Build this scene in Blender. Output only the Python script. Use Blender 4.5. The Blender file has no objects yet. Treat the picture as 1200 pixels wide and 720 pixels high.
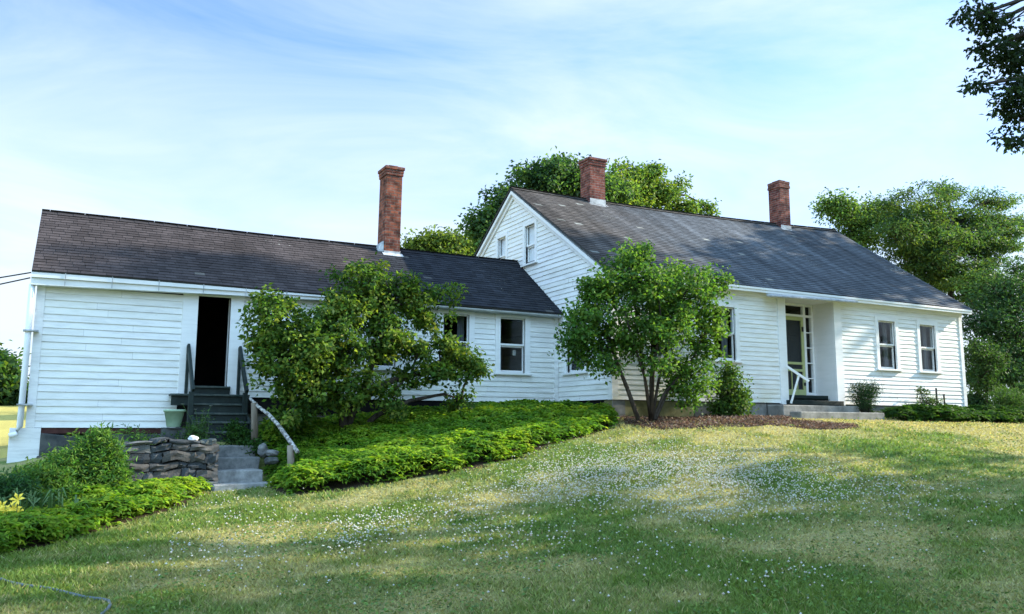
import bpy, math, random
import numpy as np
from mathutils import Vector, Matrix

random.seed(7)
RNG = np.random.default_rng(11)
R = math.radians
C = bpy.context.scene.collection

# ------------------------------------------------------------------ camera
YAW, PITCH, ROLL, FPX = R(28.063), R(8.077), R(0.213), 978.67
fw = np.array([math.sin(YAW)*math.cos(PITCH), math.cos(YAW)*math.cos(PITCH), math.sin(PITCH)])
rt0 = np.array([math.cos(YAW), -math.sin(YAW), 0.0])
up0 = np.cross(rt0, fw)
rt = rt0*math.cos(ROLL)+up0*math.sin(ROLL)
up = up0*math.cos(ROLL)-rt0*math.sin(ROLL)
cam = bpy.data.cameras.new('camera'); cam.sensor_width = 36; cam.lens = 36*FPX/1200
cam.clip_start = 0.05; cam.clip_end = 3000
co = bpy.data.objects.new('camera', cam); C.objects.link(co)
co.matrix_world = Matrix(((rt[0], up[0], -fw[0], 0), (rt[1], up[1], -fw[1], 0), (rt[2], up[2], -fw[2], 0), (0, 0, 0, 1)))
bpy.context.scene.camera = co

def ray(x, y):
    return fw + rt*(x-600)/FPX - up*(y-360)/FPX
def at(x, y, Y):
    d = ray(x, y); return d*Y/d[1]

# ------------------------------------------------------------------ render / world
sc = bpy.context.scene
sc.view_settings.view_transform = 'Standard'; sc.view_settings.look = 'None'
sc.view_settings.gamma = 1; sc.view_settings.exposure = 1.45
sc.render.engine = 'CYCLES'
try:
    sc.cycles.use_denoising = True
    sc.cycles.max_bounces = 6; sc.cycles.transparent_max_bounces = 12
except Exception: pass

SUN_EL, SUN_AZ = R(26), math.atan2(0.984, -0.165)      # azimuth measured from +Y towards +X
sdir = Vector((math.sin(SUN_AZ)*math.cos(SUN_EL), math.cos(SUN_AZ)*math.cos(SUN_EL), math.sin(SUN_EL)))
sl = bpy.data.lights.new('sun', 'SUN'); sl.energy = 4.6; sl.angle = R(0.6); sl.color = (1.0, 0.92, 0.76)
so = bpy.data.objects.new('sun', sl); C.objects.link(so)
so.rotation_euler = (-sdir).to_track_quat('-Z', 'Y').to_euler()
so.location = (30, -14, 30)

w = bpy.data.worlds.new("World"); sc.world = w; w.use_nodes = True
nt = w.node_tree; nt.nodes.clear()
def N(t, ty, **kw):
    n = t.nodes.new(ty)
    for k, v in kw.items(): setattr(n, k, v)
    return n
sky = N(nt, 'ShaderNodeTexSky'); sky.sky_type = 'NISHITA'; sky.sun_disc = False
sky.sun_elevation = SUN_EL; sky.sun_rotation = SUN_AZ
sky.air_density = 1.1; sky.dust_density = .5; sky.ozone_density = 1.5
tc = N(nt, 'ShaderNodeTexCoord')
mp = N(nt, 'ShaderNodeMapping'); mp.inputs['Rotation'].default_value = (R(18), R(-26), R(-28)); mp.inputs['Scale'].default_value = (1.1, 2.4, 5.5)
n1 = N(nt, 'ShaderNodeTexNoise'); n1.inputs['Scale'].default_value = 1.25; n1.inputs['Detail'].default_value = 9; n1.inputs['Roughness'].default_value = .58; n1.inputs['Distortion'].default_value = .9
cr = N(nt, 'ShaderNodeValToRGB'); cr.color_ramp.elements[0].position = .34; cr.color_ramp.elements[1].position = .72
cr.color_ramp.elements[0].color = (0, 0, 0, 1); cr.color_ramp.elements[1].color = (1, 1, 1, 1)
sep = N(nt, 'ShaderNodeSeparateXYZ')
hz = N(nt, 'ShaderNodeMapRange'); hz.inputs['From Min'].default_value = .02; hz.inputs['From Max'].default_value = .46
hz.inputs['To Min'].default_value = .85; hz.inputs['To Max'].default_value = .0
ma = N(nt, 'ShaderNodeMath', operation='MULTIPLY'); ma.inputs[1].default_value = .72
mx = N(nt, 'ShaderNodeMath', operation='MAXIMUM')
ad = N(nt, 'ShaderNodeMath', operation='ADD', use_clamp=True)
mix = N(nt, 'ShaderNodeMix', data_type='RGBA')
mix.inputs['B'].default_value = (2.8, 3.25, 3.75, 1)
bg = N(nt, 'ShaderNodeBackground'); bg.inputs['Strength'].default_value = .125
out = N(nt, 'ShaderNodeOutputWorld')
L = nt.links.new
L(tc.outputs['Generated'], mp.inputs['Vector']); L(mp.outputs['Vector'], n1.inputs['Vector'])
L(n1.outputs['Fac'], cr.inputs['Fac']); L(cr.outputs['Color'], ma.inputs[0])
L(tc.outputs['Generated'], sep.inputs[0]); L(sep.outputs['Z'], hz.inputs['Value'])
L(ma.outputs[0], ad.inputs[0]); L(hz.outputs['Result'], ad.inputs[1])
tint = N(nt, 'ShaderNodeMix', data_type='RGBA', blend_type='MULTIPLY'); tint.inputs['Factor'].default_value = 1; tint.inputs['B'].default_value = (.54, .74, 1.06, 1)
L(sky.outputs['Color'], tint.inputs['A']); L(tint.outputs['Result'], mix.inputs['A']); L(ad.outputs[0], mix.inputs['Factor'])
# bright cloud bank added out of view, behind and left, to fill shaded walls
def mrange(sock, a, b_, lo=0.0, hi=1.0):
    m_ = N(nt, 'ShaderNodeMapRange'); m_.interpolation_type = 'SMOOTHSTEP'
    m_.inputs['From Min'].default_value = a; m_.inputs['From Max'].default_value = b_; m_.inputs['To Min'].default_value = lo; m_.inputs['To Max'].default_value = hi
    L(sock, m_.inputs['Value']); return m_.outputs['Result']
sx = N(nt, 'ShaderNodeMath', operation='MULTIPLY_ADD'); sx.inputs[1].default_value = .8; L(sep.outputs['X'], sx.inputs[0]); L(sep.outputs['Y'], sx.inputs[2])
f1 = mrange(sx.outputs[0], -.05, -.45); f2 = mrange(sep.outputs['Z'], .22, .42); f3 = mrange(n1.outputs['Fac'], .25, .55, .55, 1.0)
mu1 = N(nt, 'ShaderNodeMath', operation='MULTIPLY'); L(f1, mu1.inputs[0]); L(f2, mu1.inputs[1])
mu2 = N(nt, 'ShaderNodeMath', operation='MULTIPLY'); L(mu1.outputs[0], mu2.inputs[0]); L(f3, mu2.inputs[1])
mixb = N(nt, 'ShaderNodeMix', data_type='RGBA'); mixb.inputs['B'].default_value = (4.9, 8.1, 11.6, 1)
L(mu2.outputs[0], mixb.inputs['Factor']); L(mix.outputs['Result'], mixb.inputs['A'])
L(mixb.outputs['Result'], bg.inputs['Color']); L(bg.outputs[0], out.inputs[0])

# ------------------------------------------------------------------ materials
def mat(name, color=(.5, .5, .5), rough=.7, spec=.3, metal=0.0):
    m = bpy.data.materials.new(name); m.use_nodes = True
    b = m.node_tree.nodes['Principled BSDF']
    b.inputs['Base Color'].default_value = (*color, 1); b.inputs['Roughness'].default_value = rough
    b.inputs['Specular IOR Level'].default_value = spec; b.inputs['Metallic'].default_value = metal
    return m, m.node_tree, b
def noise_mat(name, c0, c1, scale=5, rough=.8, spec=.2, bump=.0, bscale=None, stretch=None, p0=.35, p1=.65, bdist=.01, metal=0):
    m, t, b = mat(name, c0, rough, spec, metal)
    tcn = N(t, 'ShaderNodeTexCoord'); v = tcn.outputs['Object']
    if stretch:
        mpn = N(t, 'ShaderNodeMapping'); mpn.inputs['Scale'].default_value = stretch
        t.links.new(v, mpn.inputs['Vector']); v = mpn.outputs['Vector']
    n = N(t, 'ShaderNodeTexNoise'); n.inputs['Scale'].default_value = scale; n.inputs['Detail'].default_value = 6; n.inputs['Roughness'].default_value = .65
    r = N(t, 'ShaderNodeValToRGB'); r.color_ramp.elements[0].position = p0; r.color_ramp.elements[1].position = p1
    r.color_ramp.elements[0].color = (*c0, 1); r.color_ramp.elements[1].color = (*c1, 1)
    t.links.new(v, n.inputs['Vector']); t.links.new(n.outputs['Fac'], r.inputs['Fac']); t.links.new(r.outputs['Color'], b.inputs['Base Color'])
    if bump:
        n2 = N(t, 'ShaderNodeTexNoise'); n2.inputs['Scale'].default_value = bscale or scale*4; n2.inputs['Detail'].default_value = 5
        bp = N(t, 'ShaderNodeBump'); bp.inputs['Strength'].default_value = bump; bp.inputs['Distance'].default_value = bdist
        t.links.new(v, n2.inputs['Vector']); t.links.new(n2.outputs['Fac'], bp.inputs['Height']); t.links.new(bp.outputs['Normal'], b.inputs['Normal'])
    return m
M = {}
def white_paint(name, base, dirt, mildew=False, boards=False):
    m, t, b = mat(name, base, .55, .3)
    tcn = N(t, 'ShaderNodeTexCoord')
    mpn = N(t, 'ShaderNodeMapping'); mpn.inputs['Scale'].default_value = (1.3, 1.3, 9)
    n = N(t, 'ShaderNodeTexNoise'); n.inputs['Scale'].default_value = 1.2; n.inputs['Detail'].default_value = 8; n.inputs['Roughness'].default_value = .7
    r = N(t, 'ShaderNodeValToRGB'); r.color_ramp.elements[0].position = .32; r.color_ramp.elements[1].position = .55
    r.color_ramp.elements[0].color = (*dirt, 1); r.color_ramp.elements[1].color = (*base, 1)
    t.links.new(tcn.outputs['Object'], mpn.inputs['Vector']); t.links.new(mpn.outputs['Vector'], n.inputs['Vector'])
    t.links.new(n.outputs['Fac'], r.inputs['Fac']); col = r.outputs['Color']
    # flecks of worn paint
    n3 = N(t, 'ShaderNodeTexNoise'); n3.inputs['Scale'].default_value = 22; n3.inputs['Detail'].default_value = 6
    t.links.new(tcn.outputs['Object'], n3.inputs['Vector'])
    mr = N(t, 'ShaderNodeMapRange'); mr.inputs['From Min'].default_value = .68; mr.inputs['From Max'].default_value = .76; mr.inputs['To Max'].default_value = .45
    t.links.new(n3.outputs['Fac'], mr.inputs['Value'])
    mixn = N(t, 'ShaderNodeMix', data_type='RGBA'); mixn.inputs['B'].default_value = (.50, .50, .47, 1)
    t.links.new(mr.outputs['Result'], mixn.inputs['Factor']); t.links.new(col, mixn.inputs['A']); col = mixn.outputs['Result']
    if mildew:
        sp = N(t, 'ShaderNodeSeparateXYZ'); t.links.new(tcn.outputs['Object'], sp.inputs[0])
        n4 = N(t, 'ShaderNodeTexNoise'); n4.inputs['Scale'].default_value = 1.6; n4.inputs['Detail'].default_value = 5
        t.links.new(tcn.outputs['Object'], n4.inputs['Vector'])
        a = N(t, 'ShaderNodeMapRange'); a.inputs['From Min'].default_value = .50; a.inputs['From Max'].default_value = 1.05; a.inputs['To Min'].default_value = .55; a.inputs['To Max'].default_value = 0
        t.links.new(sp.outputs['Z'], a.inputs['Value'])
        b2 = N(t, 'ShaderNodeMath', operation='MULTIPLY'); t.links.new(a.outputs['Result'], b2.inputs[0])
        g = N(t, 'ShaderNodeMapRange'); g.inputs['From Min'].default_value = .45; g.inputs['From Max'].default_value = .65; t.links.new(n4.outputs['Fac'], g.inputs['Value']); t.links.new(g.outputs['Result'], b2.inputs[1])
        mm = N(t, 'ShaderNodeMix', data_type='RGBA'); mm.inputs['B'].default_value = (.55, .50, .28, 1)
        t.links.new(b2.outputs[0], mm.inputs['Factor']); t.links.new(col, mm.inputs['A']); col = mm.outputs['Result']
    if boards:
        an = N(t, 'ShaderNodeAttribute', attribute_name='col'); mb_ = N(t, 'ShaderNodeMix', data_type='RGBA', blend_type='MULTIPLY'); mb_.inputs['Factor'].default_value = 1
        t.links.new(col, mb_.inputs['A']); t.links.new(an.outputs['Color'], mb_.inputs['B']); col = mb_.outputs['Result']
    t.links.new(col, b.inputs['Base Color'])
    return m
M['siding_wall'] = white_paint('white_board_paint', (.82, .82, .81), (.66, .66, .64), False, True)
M['siding_front_wall'] = white_paint('white_front_board_paint', (.82, .82, .81), (.66, .66, .63), True, True)
M['siding'] = white_paint('white_clapboard_paint', (.80, .80, .79), (.62, .62, .61))
M['siding_front'] = white_paint('white_front_clapboard_paint', (.80, .80, .79), (.62, .62, .60), True)
M['trim'] = white_paint('white_trim_paint', (.80, .80, .79), (.72, .72, .71))
M['plaster'] = white_paint('white_plaster', (.76, .76, .76), (.70, .71, .70))
M['metal_white'] = noise_mat('white_gutter_metal', (.70, .71, .71), (.80, .80, .80), 3, .4, .5)
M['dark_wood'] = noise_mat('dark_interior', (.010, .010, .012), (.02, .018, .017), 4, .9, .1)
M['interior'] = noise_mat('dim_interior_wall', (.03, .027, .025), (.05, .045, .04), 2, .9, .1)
M['green_paint'] = noise_mat('dark_green_paint', (.008, .020, .018), (.020, .040, .034), 6, .6, .3, .15)
M['tread'] = noise_mat('worn_green_tread', (.022, .04, .036), (.075, .09, .08), 9, .65, .3, .2)
M['green_paint'] = noise_mat('dark_green_paint', (.006, .013, .012), (.014, .026, .023), 6, .6, .3, .15)
M['lime_paint'] = noise_mat('lime_green_paint', (.36, .40, .17), (.44, .47, .23), 6, .5, .4)
M['curtain'] = noise_mat('curtain_cloth', (.11, .115, .125), (.24, .25, .27), 3, .9, .1, stretch=(30, 30, .6))
M['shade'] = noise_mat('white_window_shade', (.78, .78, .80), (.82, .82, .83), 2, .9, .1)
M['paper'] = mat('paper_note', (.30, .29, .27), .9)[0]
M['concrete'] = noise_mat('weathered_concrete', (.16, .155, .14), (.30, .29, .265), 5, .9, .15, .5, 30)
M['mossy'] = noise_mat('mossy_concrete', (.13, .12, .05), (.26, .24, .12), 3, .9, .15, .5, 30)
M['granite'] = noise_mat('grey_granite', (.09, .095, .095), (.19, .19, .185), 9, .85, .25, .6, 25)
M['granite_pale'] = noise_mat('pale_step_granite', (.16, .16, .155), (.32, .32, .31), 8, .85, .2, .5, 30)
M['dark_stone'] = noise_mat('dark_foundation_stone', (.035, .04, .042), (.09, .095, .09), 5, .9, .2, .6, 20)
M['sill'] = noise_mat('red_brown_sill', (.05, .022, .02), (.09, .04, .035), 6, .85, .15)
M['lead'] = noise_mat('pale_flashing', (.22, .24, .26), (.50, .51, .52), 8, .5, .5)
M['bark'] = noise_mat('grey_brown_bark', (.026, .021, .017), (.075, .062, .05), 10, .95, .1, .8, 30, (1, 1, .3), bdist=.02)
M['post'] = noise_mat('weathered_post_wood', (.13, .105, .08), (.26, .22, .17), 8, .9, .1, .6, 30, (1, 1, .15))
M['wire'] = mat('black_cable', (.03, .03, .03), .6)[0]
M['hose'] = mat('grey_hose', (.10, .13, .15), .45)[0]
M['pot'] = noise_mat('pale_green_glaze', (.20, .32, .21), (.29, .41, .28), 5, .4, .4)
M['white_stone'] = noise_mat('white_stone', (.6, .6, .57), (.75, .75, .72), 20, .8, .2)
M['white_petal'] = mat('white_petal', (.75, .75, .72))[0]; M['yellow_petal'] = mat('yellow_petal', (.82, .60, .05), .5)[0]
M['black'] = mat('black_iron', (.02, .02, .02), .5)[0]
M['soil'] = noise_mat('soil', (.03, .022, .015), (.07, .05, .035), 12, .95, .1, .6)

# birch bark
m, t, b = mat('birch_bark', (.6, .58, .54), .8, .2)
tcn = N(t, 'ShaderNodeTexCoord'); n = N(t, 'ShaderNodeTexNoise'); n.inputs['Scale'].default_value = 22; n.inputs['Detail'].default_value = 5
r = N(t, 'ShaderNodeValToRGB'); r.color_ramp.elements[0].position = .40; r.color_ramp.elements[1].position = .60
r.color_ramp.elements[0].color = (.11, .10, .09, 1); r.color_ramp.elements[1].color = (.46, .45, .43, 1)
t.links.new(tcn.outputs['Object'], n.inputs['Vector']); t.links.new(n.outputs['Fac'], r.inputs['Fac']); t.links.new(r.outputs['Color'], b.inputs['Base Color']); M['birch'] = m

# brick
def brick_mat(name, c1, c2, mortar):
    m, t, b = mat(name, c1, .9, .15)
    tcn = N(t, 'ShaderNodeTexCoord'); sp = N(t, 'ShaderNodeSeparateXYZ'); t.links.new(tcn.outputs['Object'], sp.inputs[0])
    a = N(t, 'ShaderNodeMath', operation='ADD'); t.links.new(sp.outputs['X'], a.inputs[0]); t.links.new(sp.outputs['Y'], a.inputs[1])
    cb = N(t, 'ShaderNodeCombineXYZ'); t.links.new(a.outputs[0], cb.inputs['X']); t.links.new(sp.outputs['Z'], cb.inputs['Y'])
    nz = N(t, 'ShaderNodeTexNoise'); nz.inputs['Scale'].default_value = 9; t.links.new(tcn.outputs['Object'], nz.inputs['Vector'])
    vm = N(t, 'ShaderNodeVectorMath', operation='SCALE'); vm.inputs['Scale'].default_value = .03; t.links.new(nz.outputs['Color'], vm.inputs[0])
    va = N(t, 'ShaderNodeVectorMath', operation='ADD'); t.links.new(cb.outputs[0], va.inputs[0]); t.links.new(vm.outputs[0], va.inputs[1])
    br = N(t, 'ShaderNodeTexBrick'); br.inputs['Scale'].default_value = 1; br.inputs['Brick Width'].default_value = .19; br.inputs['Row Height'].default_value = .068
    br.inputs['Mortar Size'].default_value = .007; br.inputs['Mortar Smooth'].default_value = .3; br.inputs['Bias'].default_value = -.1
    br.inputs['Color1'].default_value = (*c1, 1); br.inputs['Color2'].default_value = (*c2, 1); br.inputs['Mortar'].default_value = (*mortar, 1)
    t.links.new(va.outputs[0], br.inputs['Vector'])
    n = N(t, 'ShaderNodeTexNoise'); n.inputs['Scale'].default_value = 7; n.inputs['Detail'].default_value = 6; t.links.new(tcn.outputs['Object'], n.inputs['Vector'])
    mr = N(t, 'ShaderNodeMapRange'); mr.inputs['From Min'].default_value = .3; mr.inputs['From Max'].default_value = .7; mr.inputs['To Min'].default_value = .4; mr.inputs['To Max'].default_value = 1.5
    t.links.new(n.outputs['Fac'], mr.inputs['Value'])
    mu = N(t, 'ShaderNodeMix', data_type='RGBA', blend_type='MULTIPLY'); mu.inputs['Factor'].default_value = 1
    t.links.new(br.outputs['Color'], mu.inputs['A']); t.links.new(mr.outputs['Result'], mu.inputs['B']); t.links.new(mu.outputs['Result'], b.inputs['Base Color'])
    bp = N(t, 'ShaderNodeBump'); bp.inputs['Strength'].default_value = .9; bp.inputs['Distance'].default_value = .012; bp.invert = True
    t.links.new(br.outputs['Fac'], bp.inputs['Height']); t.links.new(bp.outputs['Normal'], b.inputs['Normal'])
    return m
M['brick'] = brick_mat('red_brick', (.21, .065, .045), (.10, .030, .027), (.22, .17, .15))
M['brick_orange'] = brick_mat('orange_red_brick', (.27, .085, .048), (.085, .032, .028), (.17, .13, .11))

# shingles: per-tab colour attribute + streaks + lichen
def shingle_mat(name, lichen, streak, tint=(1, 1, 1)):
    m, t, b = mat(name, (.05, .05, .05), .92, .12)
    at_ = N(t, 'ShaderNodeAttribute', attribute_name='col')
    uv = N(t, 'ShaderNodeUVMap', uv_map='uv')
    mp_ = N(t, 'ShaderNodeMapping'); mp_.inputs['Scale'].default_value = (2.2, .12, 1); t.links.new(uv.outputs[0], mp_.inputs['Vector'])
    n = N(t, 'ShaderNodeTexNoise'); n.inputs['Scale'].default_value = 1.0; n.inputs['Detail'].default_value = 5; t.links.new(mp_.outputs[0], n.inputs['Vector'])
    mr = N(t, 'ShaderNodeMapRange'); mr.inputs['From Min'].default_value = .3; mr.inputs['From Max'].default_value = .7; mr.inputs['To Min'].default_value = 1-streak; mr.inputs['To Max'].default_value = 1+streak
    t.links.new(n.outputs['Fac'], mr.inputs['Value'])
    mu = N(t, 'ShaderNodeMix', data_type='RGBA', blend_type='MULTIPLY'); mu.inputs['Factor'].default_value = 1
    t.links.new(at_.outputs['Color'], mu.inputs['A']); t.links.new(mr.outputs['Result'], mu.inputs['B'])
    n2 = N(t, 'ShaderNodeTexNoise'); n2.inputs['Scale'].default_value = 60; n2.inputs['Detail'].default_value = 4; t.links.new(uv.outputs[0], n2.inputs['Vector'])
    m2 = N(t, 'ShaderNodeMapRange'); m2.inputs['From Min'].default_value = .3; m2.inputs['From Max'].default_value = .7; m2.inputs['To Min'].default_value = .7; m2.inputs['To Max'].default_value = 1.3
    t.links.new(n2.outputs['Fac'], m2.inputs['Value'])
    mu2 = N(t, 'ShaderNodeMix', data_type='RGBA', blend_type='MULTIPLY'); mu2.inputs['Factor'].default_value = 1
    t.links.new(mu.outputs['Result'], mu2.inputs['A']); t.links.new(m2.outputs['Result'], mu2.inputs['B']); col = mu2.outputs['Result']
    # lichen flecks
    n3 = N(t, 'ShaderNodeTexNoise'); n3.inputs['Scale'].default_value = 19; n3.inputs['Detail'].default_value = 3; n3.inputs['Distortion'].default_value = .5; t.links.new(uv.outputs[0], n3.inputs['Vector'])
    n4 = N(t, 'ShaderNodeTexNoise'); n4.inputs['Scale'].default_value = .6; t.links.new(uv.outputs[0], n4.inputs['Vector'])
    ad_ = N(t, 'ShaderNodeMath', operation='ADD'); t.links.new(n3.outputs['Fac'], ad_.inputs[0]); t.links.new(n4.outputs['Fac'], ad_.inputs[1])
    m3 = N(t, 'ShaderNodeMapRange'); m3.inputs['From Min'].default_value = lichen; m3.inputs['From Max'].default_value = lichen+.05; m3.inputs['To Max'].default_value = .8
    t.links.new(ad_.outputs[0], m3.inputs['Value'])
    mx_ = N(t, 'ShaderNodeMix', data_type='RGBA'); mx_.inputs['B'].default_value = (.34, .34, .30, 1)
    t.links.new(m3.outputs['Result'], mx_.inputs['Factor']); t.links.new(col, mx_.inputs['A']); t.links.new(mx_.outputs['Result'], b.inputs['Base Color'])
    bp = N(t, 'ShaderNodeBump'); bp.inputs['Strength'].default_value = .4; bp.inputs['Distance'].default_value = .004
    t.links.new(n2.outputs['Fac'], bp.inputs['Height']); t.links.new(bp.outputs['Normal'], b.inputs['Normal'])
    return m
M['shingle_main'] = shingle_mat('grey_asphalt_shingle', 1.31, .45)
M['shingle_wing'] = shingle_mat('brown_asphalt_shingle', 1.32, .22)

# glass: clear pane with fresnel gloss
m = bpy.data.materials.new('window_glass'); m.use_nodes = True; t = m.node_tree; t.nodes.clear()
o_ = N(t, 'ShaderNodeOutputMaterial'); tr = N(t, 'ShaderNodeBsdfTransparent'); tr.inputs[0].default_value = (.90, .93, .93, 1)
gl = N(t, 'ShaderNodeBsdfGlossy'); gl.inputs['Roughness'].default_value = .03; gl.inputs['Color'].default_value = (.9, .95, 1, 1)
lw = N(t, 'ShaderNodeLayerWeight'); lw.inputs['Blend'].default_value = .5; pw = N(t, 'ShaderNodeMath', operation='POWER'); pw.inputs[1].default_value = 4.0
t.links.new(lw.outputs['Facing'], pw.inputs[0]); fr = N(t, 'ShaderNodeMath', operation='MULTIPLY_ADD', use_clamp=True); fr.inputs[1].default_value = .6; fr.inputs[2].default_value = .035; t.links.new(pw.outputs[0], fr.inputs[0])
nn = N(t, 'ShaderNodeTexNoise'); nn.inputs['Scale'].default_value = 2.5; bb = N(t, 'ShaderNodeBump'); bb.inputs['Strength'].default_value = .05
t.links.new(nn.outputs['Fac'], bb.inputs['Height']); t.links.new(bb.outputs[0], gl.inputs['Normal'])
ms = N(t, 'ShaderNodeMixShader'); t.links.new(fr.outputs[0], ms.inputs[0]); t.links.new(tr.outputs[0], ms.inputs[1]); t.links.new(gl.outputs[0], ms.inputs[2]); t.links.new(ms.outputs[0], o_.inputs[0])
M['glass'] = m
# insect screen
m = bpy.data.materials.new('insect_screen'); m.use_nodes = True; t = m.node_tree; t.nodes.clear()
o_ = N(t, 'ShaderNodeOutputMaterial'); tr = N(t, 'ShaderNodeBsdfTransparent'); df = N(t, 'ShaderNodeBsdfDiffuse'); df.inputs[0].default_value = (.05, .055, .06, 1)
ms = N(t, 'ShaderNodeMixShader'); ms.inputs[0].default_value = .55
t.links.new(tr.outputs[0], ms.inputs[1]); t.links.new(df.outputs[0], ms.inputs[2]); t.links.new(ms.outputs[0], o_.inputs[0])
M['screen'] = m

# leaves and grass: colour from attribute, part of the light passes through
def leaf_mat(name, trans=.48, rough=.6, spec=.12, tw=(1.15, 1.25, .5)):
    m = bpy.data.materials.new(name); m.use_nodes = True; t = m.node_tree
    b = t.nodes['Principled BSDF']; o_ = t.nodes['Material Output']
    a = N(t, 'ShaderNodeAttribute', attribute_name='col')
    b.inputs['Roughness'].default_value = rough; b.inputs['Specular IOR Level'].default_value = spec
    t.links.new(a.outputs['Color'], b.inputs['Base Color'])
    tl = N(t, 'ShaderNodeBsdfTranslucent'); mu = N(t, 'ShaderNodeMix', data_type='RGBA', blend_type='MULTIPLY'); mu.inputs['Factor'].default_value = 1; mu.inputs['B'].default_value = (*tw, 1)
    t.links.new(a.outputs['Color'], mu.inputs['A']); t.links.new(mu.outputs['Result'], tl.inputs[0])
    ms = N(t, 'ShaderNodeMixShader'); ms.inputs[0].default_value = trans
    t.links.new(b.outputs[0], ms.inputs[1]); t.links.new(tl.outputs[0], ms.inputs[2]); t.links.new(ms.outputs[0], o_.inputs[0])
    return m
M['leaf'] = leaf_mat('green_leaf')
M['grass'] = leaf_mat('grass_blade', .42, .6, .2, (1.1, 1.1, .6))
M['petal'] = leaf_mat('petal', .3, .6, .1, (1, 1, 1))
M['stone_col'] = noise_mat('tmp', (1, 1, 1), (1, 1, 1))

def attr_noise_mat(name, scale=8, lo=.6, hi=1.35, rough=.9, bump=.5, bscale=40, bdist=.01):
    m, t, b = mat(name, (.2, .2, .2), rough, .15)
    a = N(t, 'ShaderNodeAttribute', attribute_name='col'); tcn = N(t, 'ShaderNodeTexCoord')
    n = N(t, 'ShaderNodeTexNoise'); n.inputs['Scale'].default_value = scale; n.inputs['Detail'].default_value = 7; n.inputs['Roughness'].default_value = .7; t.links.new(tcn.outputs['Object'], n.inputs['Vector'])
    mr = N(t, 'ShaderNodeMapRange'); mr.inputs['From Min'].default_value = .3; mr.inputs['From Max'].default_value = .7; mr.inputs['To Min'].default_value = lo; mr.inputs['To Max'].default_value = hi
    t.links.new(n.outputs['Fac'], mr.inputs['Value'])
    mu = N(t, 'ShaderNodeMix', data_type='RGBA', blend_type='MULTIPLY'); mu.inputs['Factor'].default_value = 1
    t.links.new(a.outputs['Color'], mu.inputs['A']); t.links.new(mr.outputs['Result'], mu.inputs['B']); t.links.new(mu.outputs['Result'], b.inputs['Base Color'])
    n2 = N(t, 'ShaderNodeTexNoise'); n2.inputs['Scale'].default_value = bscale; n2.inputs['Detail'].default_value = 4; t.links.new(tcn.outputs['Object'], n2.inputs['Vector'])
    bp = N(t, 'ShaderNodeBump'); bp.inputs['Strength'].default_value = bump; bp.inputs['Distance'].default_value = bdist
    t.links.new(n2.outputs['Fac'], bp.inputs['Height']); t.links.new(bp.outputs['Normal'], b.inputs['Normal'])
    return m
M['stone_col'] = attr_noise_mat('dry_wall_stone')
M['ground'] = attr_noise_mat('lawn_soil', 30, .6, 1.4, .95, 1.0, 90, .02)

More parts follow.
